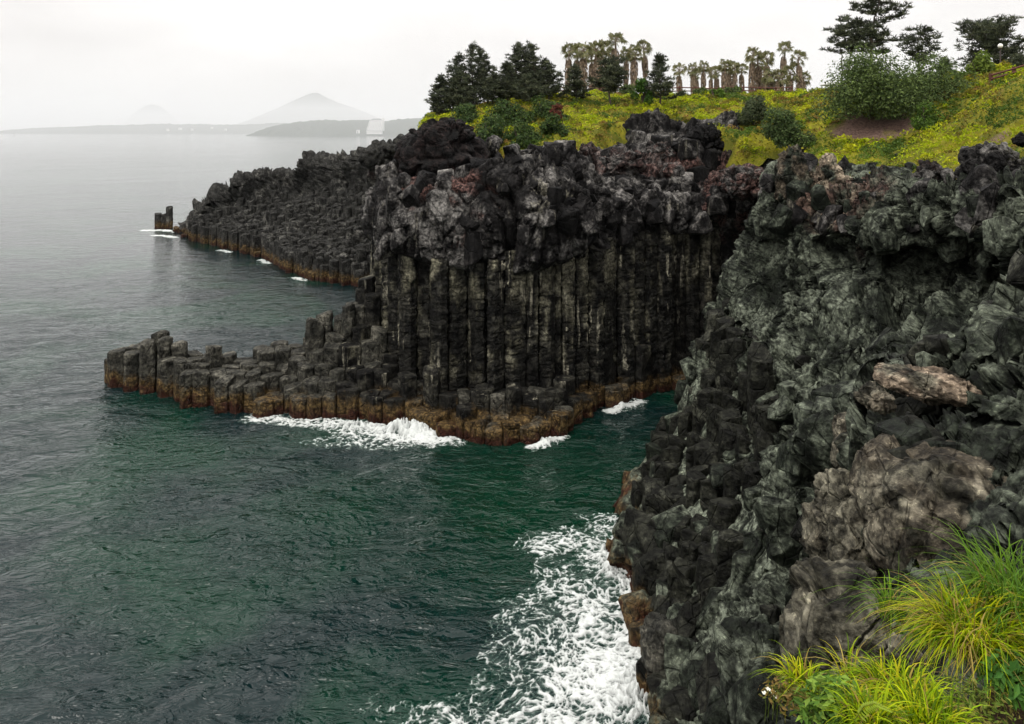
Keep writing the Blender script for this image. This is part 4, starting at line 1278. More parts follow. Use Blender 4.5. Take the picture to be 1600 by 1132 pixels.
rock('boulder', 606, 178, 768, 306, 62, 8.0, 201, 'huge black lava block crowning the seaward corner of the headland', 'black_rock', 6, 0.22, 0.22, pointy=0.25, red=0.10)
rock('boulder', 745, 206, 788, 262, 64, 3.0, 202, 'dark lava hump just inland of the huge black block', 'lava', 5, pointy=0.2)
rock('boulder', 560, 222, 602, 262, 108, 3.5, 203, 'rounded grey boulder on the far ridge beside the huge black block', 'far_column', 4)
rock('boulder', 590, 220, 622, 250, 112, 3.5, 204, 'small brown boulder wedged between the far ridge and the black block', 'far_column', 4)
rock('boulder', 820, 226, 858, 282, 59, 2.4, 205, 'upright dark knob on the headland rim below the yellow patch', 'black_rock', 5, 0.35, 0.25, pointy=0.45)
rock('boulder', 868, 212, 892, 262, 62, 1.8, 206, 'narrow dark spike of lava standing in the yellow ground cover', 'black_rock', 5, 0.35, 0.3, pointy=0.4)
rock('boulder', 900, 216, 935, 258, 63, 2.4, 207, 'broken purple-grey lump inland of the narrow spike', 'lava', 5, 0.4, 0.3, red=0.3, pointy=0.3)
rock('boulder', 945, 222, 1010, 272, 62, 3.4, 208, 'wide purple-grey lava mass in the middle of the headland top', 'lava', 5, 0.4, 0.3, red=0.35)
rock('boulder', 1005, 212, 1060, 258, 66, 3.4, 209, 'craggy grey lump beside the dark block under the slope', 'lava', 5, 0.4, 0.32, red=0.2)
rock('boulder', 1060, 186, 1142, 250, 68, 4.5, 210, 'dark jagged block under the middle of the grassy slope', 'black_rock', 6, 0.32, 0.32, pointy=0.15)
rock('boulder', 1034, 248, 1070, 276, 62, 1.8, 211, 'small rounded purple stone in the reddish gully', 'lava', 4, 0.2, 0.15, red=0.6)
rock('boulder', 1120, 250, 1205, 312, 60, 4.5, 212, 'broad reddish rock shoulder between headland and near cliff', 'lava', 6, 0.22, 0.2, red=0.75)
rock('rock_pinnacle', 1208, 218, 1262, 330, 46, 2.4, 213, 'tall blunt grey pinnacle, seaward one of the twin pinnacles', 'cliff', 6, 0.22, 0.2, 'rock pinnacle', lean=0.05, pointy=0.35, pale=0.25)
rock('rock_pinnacle', 1262, 232, 1324, 340, 45, 2.6, 214, 'brownish pinnacle, inland one of the twin pinnacles', 'cliff', 6, 0.3, 0.25, 'rock pinnacle', pointy=0.45, pale=0.5, red=0.25)
rock('boulder', 1425, 242, 1470, 300, 38.5, 1.7, 215, 'upright dark knob on the near cliff rim below the slope', 'lava', 5, 0.25, 0.22, pointy=0.35, red=0.15)
rock('boulder', 1460, 254, 1494, 300, 38, 1.4, 216, 'smaller dark knob touching the upright knob on the rim', 'lava', 5, 0.25, 0.22, pointy=0.2)
rock('boulder', 1502, 205, 1604, 300, 35.5, 2.6, 217, 'big tilted grey slab leaning over the near cliff rim', 'lava', 6, 0.22, 0.2, rot=-0.35, pointy=0.15)
rock('boulder', 1584, 196, 1616, 222, 33, 1.0, 218, 'dark stone poking in above the tilted slab', 'black_rock', 4)
# foreground masses on the near cliff
rock('boulder', 1345, 672, 1640, 900, 15.2, 4.6, 221, 'largest rounded grey-brown boulder bulging above the tall grass tuft', 'boulder', 6, 0.12, 0.09, pale=0.10, pointy=0.12)
rock('boulder', 1268, 725, 1392, 930, 16.4, 3.0, 222, 'dark fissured rock against the side of the largest boulder', 'boulder', 6, 0.20, 0.13, pale=0.05, pointy=0.25)
rock('boulder', 1232, 878, 1398, 1090, 11.6, 1.9, 223, 'brown block with a flat wet top above the small grass tufts', 'boulder', 6, 0.12, 0.10, flat=0.25)
rock('boulder', 1120, 962, 1236, 1090, 19.5, 3.0, 224, 'dark pitted block below the flat-topped brown block', 'cliff', 6, 0.2, 0.18)
rock('rock_slab', 1368, 578, 1552, 630, 18.4, 1.6, 225, 'pale brown slab jutting out above the dark hollow', 'boulder', 6, 0.16, 0.16, 'rock slab', rot=-0.14, pale=0.7, sink=0.05)
rock('boulder', 1345, 585, 1392, 628, 20.2, 1.5, 226, 'brown stone touching the seaward end of the pale slab', 'boulder', 5, 0.3, 0.2, pale=0.2)
rock('boulder', 1302, 632, 1338, 682, 23.2, 0.9, 227, 'upper of two smooth rounded stubs below the pale slab', 'boulder', 5, 0.12, 0.10, pale=0.1)
rock('boulder', 1300, 668, 1338, 726, 22.6, 0.9, 228, 'lower of two smooth rounded stubs below the pale slab', 'boulder', 5, 0.12, 0.10, pale=0.1)
rock('boulder', 1530, 620, 1640, 720, 17.5, 2.6, 229, 'rough brown rock closing the dark hollow beside the pale slab', 'cliff', 6, 0.3, 0.25, pale=0.2)
rock('boulder', 1000, 955, 1060, 1060, 26.8, 1.8, 230, 'brown weathered block at the foam line of the near cliff', 'spur', 5, 0.15, 0.12)
rock('boulder', 1018, 1060, 1072, 1150, 25.2, 1.6, 231, 'dark smooth block with foam running over it at the bottom of the cliff', 'cliff', 5, 0.12, 0.08)
rock('boulder', 1062, 1030, 1130, 1150, 24.0, 2.2, 232, 'dark blocky rock next to the foam-washed block', 'cliff', 5, 0.15, 0.1)
rock('boulder', 1040, 940, 1100, 1020, 28.0, 1.8, 233, 'angular grey block above the brown weathered block', 'cliff', 5, 0.12, 0.1)
rock('boulder', 268, 352, 288, 368, 150, 2.0, 234, 'small wet rock between the sea stack and the farther headland', 'far_column', 4, sink=0.2)
rock('boulder', 1390, 958, 1440, 1030, 8.6, 0.6, 235, 'small brown stone beside the tall grass tuft', 'boulder', 5, 0.25, 0.2)

# ------------------------------------------------------------------ the near ledge and its plants
lx = np.arange(-7, 9.5, 0.11); ly = np.arange(-3, 9.4, 0.11)
gx2, gy2 = np.meshgrid(lx, ly, indexing='ij')
edge = np.interp(gx2, [-7, 1.2, 1.9, 2.6, 3.4, 4.5, 6, 9.5], [2, 3.0, 5.6, 6.1, 6.5, 6.9, 7.2, 7.5])
gz2 = 14.75 + 0.16 * (gx2 - 2.4) + 0.05 * (gy2 - 6) + 0.5 * smooth01(gy2, 3, 0)
gz2 -= 5.5 * smooth01(gy2 - edge, -0.1, 1.4) + 5.5 * smooth01(2.05 - gx2, -0.2, 1.2) * smooth01(gy2, 2.6, 4.2)
gz2 += (0.16 * fbm(np.stack([gx2.ravel(), gy2.ravel(), 0 * gx2.ravel() + 3], 1) / 0.7, 5)).reshape(gx2.shape)
ledge = obj('earth_ledge', mesh_data('earth_ledge', np.stack([gx2, gy2, gz2], -1).reshape(-1, 3), grid_faces(*gx2.shape), M['soil']))
tag(ledge, 'earthy ledge overgrown with grass below the viewer', kind='structure')
def ledge_z(x, y):
    i = int(np.clip((x - lx[0]) / 0.11, 0, len(lx) - 1)); j = int(np.clip((y - ly[0]) / 0.11, 0, len(ly) - 1))
    return float(gz2[i, j])

def blades(base_pts, dirs, length, width, rng, pal, droop=1.0, segs=7):
    n = len(base_pts)
    t_ = np.linspace(0, 1, segs)
    L = length * rng.uniform(0.35, 1.15, n)
    wvar = rng.uniform(0.5, 1.5, n)[:, None]
    up = rng.uniform(0.75, 1.25, n)
    V = np.zeros((n, segs, 2, 3))
    side = np.column_stack([-dirs[:, 1], dirs[:, 0], np.zeros(n)])
    out = rng.uniform(0.35, 1.0, n) * droop
    kink = rng.normal(size=(n, 3)) * np.array([1, 1, 0.4]) * 0.06
    for k, q in enumerate(t_):
        hor = L * out * (q ** 1.5) * 0.85
        z = L * (up * 0.85 * q - (0.25 + 0.95 * out) * q ** 2.4 * 0.75)
        c = base_pts + dirs * hor[:, None] + np.column_stack([0 * z, 0 * z, z]) + kink * (L * q * q)[:, None] * 1.6
        w = width * (1 - q ** 1.6) * 0.5 + 0.0004
        V[:, k, 0] = c - side * w * wvar
        V[:, k, 1] = c + side * w * wvar
    idx = np.arange(n * segs * 2).reshape(n, segs, 2)
    Fc = np.stack([idx[:, :-1, 0], idx[:, :-1, 1], idx[:, 1:, 1], idx[:, 1:, 0]], -1).reshape(-1, 4)
    cols = pick_colors(n, rng, pal, 0.2)
    return V.reshape(-1, 3), Fc, np.repeat(cols, segs * 2, 0)

FRESH = [(0.18, 0.29, 0.002), (0.27, 0.38, 0.003), (0.38, 0.45, 0.004), (0.07, 0.13, 0.002), (0.12, 0.20, 0.002), (0.40, 0.38, 0.01)]
STRAW = [(0.30, 0.23, 0.05), (0.24, 0.17, 0.045), (0.36, 0.28, 0.08)]
DEEP = [(0.06, 0.14, 0.012), (0.09, 0.18, 0.012), (0.12, 0.22, 0.015)]
def tuft(x, y, r, length, n, seed, label, pal=FRESH, straw=0.12, width=0.0115, droop=1.0, z=None, name='grass_tuft', bias=(0, 0)):
    rng = np.random.default_rng(seed)
    z = ledge_z(x, y) - 0.03 if z is None else z
    root = empty(name, (x, y, z))
    tag(root, label, 'grass tuft', 'grass tufts on the near ledge')
    parts = []
    for m, pl in ((int(n * (1 - straw)), pal), (int(n * straw), STRAW)):
        if m < 1: continue
        th = rng.uniform(0, 6.283, m); rr = r * np.sqrt(rng.uniform(0, 1, m))
        B = np.column_stack([np.cos(th) * rr, np.sin(th) * rr, -0.02 + 0 * rr])
        d = np.column_stack([np.cos(th) + bias[0], np.sin(th) + bias[1]]) + rng.normal(size=(m, 2)) * 0.8
        d = np.column_stack([d, np.zeros(m)]); d = unit(d)
        parts.append(blades(B, d, length, width, rng, pl, droop))
    V, Fc, cc = join(parts[:1])
    obj('green_blades', mesh_data('green_blades', V, Fc, M['blade'], col=cc), root)
    if len(parts) > 1:
        V, Fc, cc = join(parts[1:])
        obj('dry_blades', mesh_data('dry_blades', V, Fc, M['blade'], col=cc), root)
    return root
def place(px, py, Y): return at(px, py, Y)
def tuft_px(px, py, Y, r, length, n, seed, label, **kw):
    q = at(px, py, Y)
    return tuft(q[0], q[1], r, length, n, seed, label, z=q[2], **kw)
tuft_px(1520, 1000, 6.6, 0.30, 0.76, 1350, 301, 'largest grass tuft, tall and arching with drooping straw-coloured blades', straw=0.22, droop=1.15)
tuft_px(1590, 950, 6.9, 0.35, 0.95, 700, 302, 'deeper green tuft half cut off behind the largest tuft', pal=DEEP, straw=0.05)
tuft_px(1395, 960, 7.6, 0.14, 0.75, 120, 303, 'thin spindly dark green tuft beside the stone', pal=DEEP, straw=0.05)
tuft_px(1252, 1075, 6.3, 0.12, 0.42, 260, 304, 'small separate tuft at the ledge edge above the white flowers', straw=0.15)
tuft_px(1405, 1090, 5.6, 0.20, 0.42, 480, 305, 'bright yellow-green tuft in the middle of the ledge', straw=0.06)
tuft_px(1452, 1135, 5.2, 0.22, 0.40, 560, 306, 'brightest tuft, cut by the bottom edge, in front of the middle tuft', straw=0.06)
tuft_px(1355, 1130, 5.0, 0.15, 0.40, 260, 307, 'low tuft at the bottom edge next to the leafy plant', straw=0.1)
tuft_px(1330, 1065, 5.9, 0.10, 0.52, 70, 308, 'sparse stalky tuft behind the leafy plant', straw=0.3)

def leafy(px, py, Y, r, h, n, seed, label, pal, leaf, name='leafy_plant', cat='plant'):
    rng = np.random.default_rng(seed)
    q = at(px, py, Y)
    root = empty(name, q)
    tag(root, label, cat)
    d = unit(rng.normal(size=(n, 3)) + np.array([0, 0, 0.6]))
    C = d * np.array([r, r, h]) * rng.uniform(0.4, 1.0, size=(n, 1)); C[:, 2] = np.abs(C[:, 2])
    V, Fc, cc = leaf_cloud(C, rng, leaf, pick_colors(n, rng, pal), 0.4, 0.38, d)
    obj('leaves', mesh_data('leaves', V, Fc, M['leaf'], smooth=False, col=cc), root)
    st = []
    for k in range(max(4, n // 14)):
        e = C[k]
        st.append(tube(np.array([[0, 0, -0.05], e * 0.5 + [0, 0, 0.03], e]), [0.006, 0.005, 0.003], 4))
    V, Fc, _ = join(st)
    obj('stems', mesh_data('stems', V, Fc, M['blade'], col=np.array([0.12, 0.16, 0.03])), root)
    return root
LF = [(0.10, 0.20, 0.03), (0.14, 0.26, 0.035), (0.20, 0.31, 0.05), (0.07, 0.14, 0.025)]
leafy(1305, 1128, 5.3, 0.28, 0.30, 620, 321, 'bushy bright green herb with small narrow leaves at the bottom edge', LF, 0.040)
leafy(1436, 1000, 7.2, 0.14, 0.16, 120, 322, 'small rosette of pale green leaves between the stone and the largest tuft', LF, 0.042)
leafy(1590, 1080, 6.0, 0.30, 0.26, 300, 323, 'dark leafy weed at the picture corner below the largest tuft', [(0.04, 0.11, 0.02), (0.06, 0.15, 0.025), (0.09, 0.2, 0.03)], 0.055)
leafy(1520, 1105, 5.7, 0.34, 0.14, 420, 324, 'low mat of small weeds on the bare earth', [(0.09, 0.15, 0.02), (0.14, 0.19, 0.03), (0.18, 0.17, 0.04)], 0.026)
leafy(1225, 1090, 6.0, 0.20, 0.10, 260, 325, 'brownish creeping weed at the ledge edge under the small tuft', [(0.16, 0.12, 0.03), (0.12, 0.14, 0.03), (0.22, 0.15, 0.05)], 0.024)
# fern frond
fr = empty('fern_frond', at(1335, 1125, 4.9))
tag(fr, 'single bright fern frond at the bottom edge by the leafy herb', 'fern')
ax = np.array([[0, 0, 0], [0.05, -0.02, 0.10], [0.10, -0.06, 0.15], [0.17, -0.10, 0.14]])
obj('stalk', mesh_data('stalk', *tube(ax, [0.004, 0.0035, 0.003, 0.002], 5), M['blade'], col=np.array([0.2, 0.25, 0.03])), fr)
pin = []
for k in range(15):
    q = 0.15 + 0.85 * k / 14
    c = np.array([np.interp(q, [0, .33, .66, 1], ax[:, j]) for j in range(3)])
    for s in (-1, 1):
        e = unit(np.array([0.35, 0.8 * s, -0.15])); ll = 0.065 * (1 - 0.75 * q) + 0.008
        w = np.array([0.009, 0, 0])
        pin.append((np.array([c, c + e * ll * .5 + w, c + e * ll, c + e * ll * .5 - w]), np.array([[0, 1, 2, 3]]), np.tile([0.24, 0.33, 0.03], (4, 1))))
V, Fc, cc = join(pin)
obj('leaflets', mesh_data('leaflets', V, Fc, M['blade'], smooth=False, col=cc), fr)

# white flowers at the ledge edge
def plain(name, c, rough=0.6, spec=0.4, bumpy=0.0):
    t = NT(name)
    n = t.noise(t.pos(), 4.0, 4, 0.6)
    col = t.mix(t.math('MULTIPLY', n, 0.35), c, tuple(v * 0.6 for v in c))
    return t.done(t.principled(col, rough, t.bump(n, 0.5, bumpy) if bumpy else None, spec))
M['petal'] = plain('petal', (0.75, 0.74, 0.62))
for k, (px, py) in enumerate(((1200, 1078), (1207, 1082), (1213, 1090), (1195, 1084))):
    q = at(px, py, 6.15)
    f = empty('white_flower', q)
    tag(f, ['topmost small white flower at the ledge edge', 'second white flower down at the ledge edge', 'lowest white flower, largest of those at the ledge edge', 'white flower nearest the drop at the ledge edge'][k], 'flower', 'white flowers at the ledge edge')
    obj('stem', mesh_data('stem', *tube(np.array([[0, 0, -0.22], [0.01, 0, -0.1], [0, 0, 0]]), [0.003, 0.003, 0.002], 4), M['blade'], col=np.array([0.12, 0.18, 0.03])), f)
    pet = []
    for j in range(5):
        a = j * 1.2566
        e = np.array([math.cos(a), math.sin(a), 0.25]); s = np.array([-math.sin(a), math.cos(a), 0]) * 0.010
        pet.append((np.array([[0, 0, 0], e * 0.015 + s, e * 0.026, e * 0.015 - s]), np.array([[0, 1, 2, 3]])))
    V, Fc, _ = join(pet)
    obj('petals', mesh_data('petals', V, Fc, M['petal'], smooth=False), f)

# ------------------------------------------------------------------ sea foam
t = NT('foam')
fn = t.noise(t.pos(), 9, 5, 0.65)
fs = t.principled(t.mix(t.step(t.attr('thick'), -0.1, 0.2), (0.16, 0.24, 0.20), t.mix(fn, (0.42, 0.46, 0.44), (0.76, 0.78, 0.77))), 0.8, t.bump(fn, 1.0, 0.06), 0.1)
ft = t.n('ShaderNodeBsdfTransparent')
fm = t.n('ShaderNodeMixShader')
t.put(fm.inputs[0], t.math('ADD', t.math('MULTIPLY', t.step(t.attr('thick'), -0.42, 0.05), 0.32), t.math('MULTIPLY', t.step(t.math('ADD', t.attr('thick'), t.math('MULTIPLY', t.math('SUBTRACT', fn, 0.5), 0.3)), -0.10, 0.60), 0.66)))
t.put(fm.inputs[1], ft.outputs[0]); t.put(fm.inputs[2], fs)
M['foam'] = t.done(fm.outputs[0])
def foam(name, x0, x1, y0, y1, step, dens, seed, label, lift=None, scale=1.0):
    gx3, gy3 = np.meshgrid(np.arange(x0, x1, step), np.arange(y0, y1, step), indexing='ij')
    x, y = gx3.ravel(), gy3.ravel()
    p = np.column_stack([x, y, 0 * x]) / scale
    wv = np.column_stack([fbm(p / 1.7 + seed, 3), fbm(p / 1.7 + seed + 40, 3), 0 * x]) * 0.75
    a1, a2 = worley(np.column_stack([(p + wv)[:, :2] / 1.05, 0 * x + 0.5]), 2)
    b1, b2 = worley(np.column_stack([(p + wv * 0.8)[:, :2] / 0.42 + 9, 0 * x + 0.5]), 2)
    c1, c2 = worley(np.column_stack([(p + wv * 0.6)[:, :2] / 0.17 + 19, 0 * x + 0.5]), 2)
    def ln(q1, q2, k): return (1 - np.clip((q2 - q1) * k, 0, 1)) ** 2
    lace = 0.34 * ln(a1, a2, 1.7) + 0.50 * ln(b1, b2, 1.5) + 0.52 * ln(c1, c2, 1.3)
    lace += 0.34 * fbm(p / 0.30 + seed, 4, 0.6)
    D = 1.0 * dens(x, y) + 0.22 * fbm(p / 2.6 + 3 * seed, 3) * (dens(x, y) > 0.05)
    m = lace + D - 1.0
    m = np.where(D < 0.12, -1, m)
    z = sea_z(x, y) + 0.035 + 0.10 * np.clip(m, 0, 0.6) + 0.05 * np.clip(m, 0, 1) * fbm(p * 4, 3)
    if lift is not None: z = z + lift(x, y) * np.clip(0.3 + m, 0, 1) * (1 + 0.5 * fbm(p * 1.6, 3))
    keep_v = m > -0.40
    Fc = grid_faces(*gx3.shape)
    Fc = Fc[keep_v[Fc].sum(1) >= 3]
    used, inv = np.unique(Fc, return_inverse=True)
    V = np.column_stack([x, y, z])[used]
    o = obj(name, mesh_data(name, V, inv.reshape(-1, 4), M['foam'], attrs={'thick': m[used]}))
    tag(o, label, kind='stuff')
    return o
def blob(x, y, cx, cy, rx, ry, k): return k * np.exp(-(((x - cx) / rx) ** 2 + ((y - cy) / ry) ** 2))
def poly_d(x, y, P):
    """distance to a polyline with a value along it"""
    best = np.full(len(x), 1e9)
    for (a, b) in zip(P[:-1], P[1:]):
        a, b = np.array(a), np.array(b)
        f = np.clip(((x - a[0]) * (b - a)[0] + (y - a[1]) * (b - a)[1]) / ((b - a) @ (b - a)), 0, 1)
        best = np.minimum(best, np.hypot(x - a[0] - f * (b - a)[0], y - a[1] - f * (b - a)[1]))
    return best
def densA(x, y):
    d = np.maximum.reduce([blob(x, y, 4.2, 22.5, 4.2, 3.2, 1.05), blob(x, y, 1.6, 25.2, 3.2, 2.6, 0.72), blob(x, y, 3.6, 28.0, 2.4, 2.6, 1.0), blob(x, y, 3.4, 32.2, 1.9, 3.0, 0.70),
                           blob(x, y, 4.2, 36.0, 1.2, 2.2, 0.75), blob(x, y, 1.6, 30.0, 2.1, 2.6, 0.44), blob(x, y, -1.4, 25.6, 2.8, 2.0, 0.42), blob(x, y, 2.4, 37.2, 1.8, 1.4, 0.42), blob(x, y, 5.2, 31, 1.6, 9, 0.85)])
    return d
foam('sea_foam', -7, 8, 20, 40, 0.036, densA, 5, 'white lacy foam churning along the foot of the near cliff', lambda x, y: blob(x, y, 4.4, 27.2, .8, 1.0, 0.5) + blob(x, y, 4.4, 35, .5, 1.4, 0.35))
front_line = [(-17.5, 53.2), (-13, 52.3), (-10.5, 52.0), (-7.5, 51.0), (-4.6, 49.6)]
def densB(x, y):
    d = poly_d(x, y, front_line)
    return np.maximum(0.60 * np.exp(-(d / 1.0) ** 2), 0) + blob(x, y, -8.5, 49.9, 4.0, 1.5, 0.46) + blob(x, y, -6.0, 49.2, 1.8, 0.8, 0.4)
foam('sea_foam', -19, -2, 46.5, 55, 0.05, densB, 8, 'white breaking foam against the brown foot of the headland', lambda x, y: blob(x, y, -7.0, 50.6, 1.5, 0.6, 0.9) + blob(x, y, -10.4, 51.7, 1.4, 0.5, 0.45))
foam('sea_foam', 0.5, 5, 47.2, 51, 0.055, lambda x, y: 0.95 * np.exp(-(poly_d(x, y, [(1.2, 48.3), (2.2, 48.9), (3.2, 49.9)]) / 0.42) ** 2), 11, 'small white swirl at the point of the headland', lambda x, y: blob(x, y, 2.2, 49.1, .5, .4, 0.4))
foam('sea_foam', 6, 12, 52.5, 58.5, 0.06, lambda x, y: 0.95 * np.exp(-(poly_d(x, y, [(7.0, 54.3), (8.2, 55.4), (9.4, 56.4)]) / 0.5) ** 2), 12, 'foam patch inside the cove under the tall columns', lambda x, y: blob(x, y, 7.8, 55.2, .5, .5, 0.3))
foam('sea_foam', -75, -60, 139, 157, 0.14, lambda x, y: 0.9 * np.exp(-(poly_d(x, y, [(-73, 152), (-69, 152.5), (-66, 150)]) / 0.9) ** 2) + 0.9 * np.exp(-(poly_d(x, y, [(-68, 145.5), (-65, 144.5), (-62.5, 142)]) / 0.8) ** 2), 13, 'thin foam streaks around the lone sea stack', scale=2)
foam('sea_foam', -52, -24, 98, 130, 0.14, lambda x, y: 0.72 * np.exp(-(poly_d(x, y, [(-38.6, 118.2), (-36.6, 115.4)]) / 0.7) ** 2) + 0.72 * np.exp(-(poly_d(x, y, [(-29.2, 103.6), (-27.6, 101.8)]) / 0.7) ** 2) + 0.7 * np.exp(-(poly_d(x, y, [(-48.4, 127.2), (-46, 125)]) / 0.6) ** 2), 14, 'small foam flecks along the foot of the farther headland', scale=1.3)

# ------------------------------------------------------------------ fence, lamp, sunshades on the plateau
def box(lo, hi):
    lo, hi = np.array(lo, float), np.array(hi, float)
    V = np.array([[(lo, hi)[i][0], (lo, hi)[j][1], (lo, hi)[k][2]] for i in (0, 1) for j in (0, 1) for k in (0, 1)])
    return V, np.array([(0, 1, 3, 2), (4, 6, 7, 5), (0, 4, 5, 1), (2, 3, 7, 6), (0, 2, 6, 4), (1, 5, 7, 3)])
M['wood'] = plain('red_brown_wood', (0.10, 0.038, 0.028), 0.7, 0.3, 0.02)
M['metal'] = plain('brown_metal', (0.05, 0.035, 0.03), 0.5)
M['globe'] = plain('white_globe', (0.85, 0.84, 0.80), 0.3)
M['canvas'] = plain('pale_canvas', (0.62, 0.63, 0.62), 0.8)
M['cream'] = plain('cream_canvas', (0.80, 0.78, 0.66), 0.8)
M['hotel_white'] = plain('white_render', (0.80, 0.80, 0.78), 0.8)
M['hotel_roof'] = plain('grey_roof', (0.10, 0.10, 0.11), 0.8)
M['window'] = plain('window_glass', (0.05, 0.06, 0.07), 0.2)
def fence(pts, label, rails=2, hh=1.0):
    pts = [np.array(p, float) for p in pts]
    root = empty('wooden_fence', pts[0])
    tag(root, label, 'fence')
    pb = mesh_data('post', *box((-0.09, -0.09, -0.5), (0.09, 0.09, hh + 0.08)), M['wood'], smooth=False)
    for i in range(len(pts)):
        obj('post', pb, root, pts[i] - pts[0])
    for i in range(len(pts) - 1):
        for k in range(rails):
            z = np.array([0, -0.11, hh * (0.92 - 0.42 * k)])
            a, b = pts[i] - pts[0] + z, pts[i + 1] - pts[0] + z
            obj('rail', mesh_data('rail', *tube(np.array([a, (a + b) / 2, b]), [0.075] * 3, 6), M['wood']), root)
    return root
def gpt(px, Y, dz=0.0): 
    x = (px - 800) / F * Y
    return (x, Y, ground(x, Y) + dz)
fence([gpt(px, 96, 0.05) for px in np.arange(862, 1262, 25)], 'long reddish wooden rail fence along the plateau edge in front of the palms', 2, 1.0)
fence([gpt(px, Y, 0.1) for px, Y in ((1548, 55), (1584, 54), (1622, 53))], 'reddish wooden rail at the top of the inland slope', 2, 0.65)
fence([gpt(px, Y, 0.1) for px, Y in ((1505, 62), (1528, 60))], 'short piece of wooden rail beside the pale green shrub', 1, 0.7)
def lathe(prof, n=20):
    th = np.linspace(0, 2 * np.pi, n, endpoint=False)
    V = np.concatenate([np.column_stack([r * np.cos(th), r * np.sin(th), np.full(n, z)]) for r, z in prof])
    Fc = np.array([(k * n + i, k * n + (i + 1) % n, (k + 1) * n + (i + 1) % n, (k + 1) * n + i) for k in range(len(prof) - 1) for i in range(n)])
    return V, Fc
def globe_lamp(px, py, Y, r, label):
    c = at(px, py, Y)
    b = ground(c[0], Y) - 0.2
    root = empty('globe_lamp', (c[0], Y, b))
    tag(root, label, 'street lamp')
    hgt = c[2] - b
    obj('pole', mesh_data('pole', *lathe([(0.09, 0), (0.09, 0.3), (0.05, 0.4), (0.045, hgt - r - 0.1)], 10), M['metal']), root)
    obj('collar', mesh_data('collar', *lathe([(0.04, hgt - r - 0.12), (0.12, hgt - r - 0.06), (0.13, hgt - r + 0.03)], 12), M['metal']), root)
    a = np.linspace(-1.45, 1.57, 12)
    obj('globe', mesh_data('globe', *lathe([(r * math.cos(v), hgt + r * math.sin(v)) for v in a], 18), M['globe']), root)
globe_lamp(1563, 72, 62, 0.19, 'lamp post with a white globe in front of the round-headed pine')
globe_lamp(1105, 138, 99, 0.22, 'short garden lamp with a white globe behind the fence by the far palms')
def sunshade(px, py, Y, r, rise, mat, label, tip=0.0):
    c = at(px, py, Y)
    b = ground(c[0], Y) - 0.2
    root = empty('sunshade', (c[0], Y, b))
    tag(root, label, 'sunshade')
    h_ = c[2] - b
    prof = [(r * math.sin(v), h_ + rise * math.cos(v)) for v in np.linspace(0.02, 1.5708, 9)] + [(r * 0.985, h_ - 0.06), (0.05, h_ + rise - 0.12)]
    o = obj('canopy', mesh_data('canopy', *lathe(prof, 28), M[mat]), root)
    o.rotation_euler = (0, tip, 0)
    obj('pole', mesh_data('pole', *lathe([(0.05, 0), (0.05, h_ + rise - 0.08)], 8), M['metal']), root)
sunshade(1298, 133, 88, 1.15, 0.35, 'canvas', 'grey round sunshade peeping out behind the great bush', 0.0)
sunshade(1268, 144, 92, 0.95, 0.32, 'cream', 'pale cream sunshade just above the slope beside the last palm')
b0 = at(1205, 148, 104)
rock('boulder', 1194, 132, 1212, 152, 104, 1.4, 240, 'dark pointed garden stone among the inland palms', 'black_rock', 4, pointy=0.5)

# ------------------------------------------------------------------ far shore
t = NT('far_woods')
hn = t.noise(t.pos(), 0.02, 6, 0.65)
M['hill'] = t.done(t.principled(t.mix(hn, (0.016, 0.026, 0.020), (0.055, 0.07, 0.045)), 0.9, t.bump(hn, 1.0, 12.0), 0.1))
def ridge_hill(name, prof, Y, depth, rough, seed, label, n=220, m=26):
    """prof: photo points of the skyline; the hill is a real ridge Y metres away, sloping to the sea on both sides"""
    px = np.array([p[0] for p in prof], float); py = np.array([p[1] for p in prof], float)
    u = np.linspace(px[0], px[-1], n)
    top = H - (np.interp(u, px, py) - HZ) / F * Y
    v = np.linspace(-1, 1, m)
    X = (u - 800) / F * Y
    gx4 = np.repeat(X[:, None], m, 1); gy4 = Y + v[None, :] * depth + 0 * gx4
    shp = np.clip(1 - np.abs(v) ** 1.7, 0, 1)[None]
    pts = np.column_stack([gx4.ravel() / (depth * 0.5), gy4.ravel() / (depth * 0.5), np.full(gx4.size, seed)])
    gz4 = (top[:, None] + 4) * shp * (1 + rough * fbm(pts, 4).reshape(gx4.shape)) - 4
    pts2 = np.column_stack([gx4.ravel() / 14, gy4.ravel() / 14, np.full(gx4.size, seed + .5)])
    gz4 += np.where(gz4 > 3, 4.5 * fbm(pts2, 3).reshape(gx4.shape), 0)
    o = obj(name, mesh_data(name, np.stack([gx4, gy4, gz4], -1).reshape(-1, 3), grid_faces(n, m), M['hill']))
    tag(o, label, kind='structure')
ridge_hill('wooded_hill', [(415, 205), (425, 199), (440, 195), (470, 190), (520, 188), (580, 188), (605, 191), (640, 185), (690, 184), (760, 182), (900, 180), (1100, 178)], 2700, 240, 0.10, 3, 'dark wooded hill along the far shore behind the hotel', 260)
ridge_hill('far_coast', [(40, 202.5), (90, 200), (150, 197), (220, 195), (300, 195), (380, 195), (430, 194), (520, 192), (640, 190)], 4300, 420, 0.15, 5, 'low hazy coast stretching out to the point', 260)
ridge_hill('mountain', [(370, 202), (395, 190), (420, 178), (450, 165), (475, 152), (490, 146), (497, 145), (505, 150), (525, 160), (545, 166), (570, 176), (600, 190), (630, 202)], 7600, 900, 0.06, 7, 'hazy cone-shaped mountain behind the far shore', 200)
ridge_hill('distant_hill', [(205, 192), (215, 175), (225, 167), (238, 163), (250, 167), (260, 176), (275, 192)], 11000, 500, 0.04, 9, 'small faint dome-shaped hill in the haze', 80)

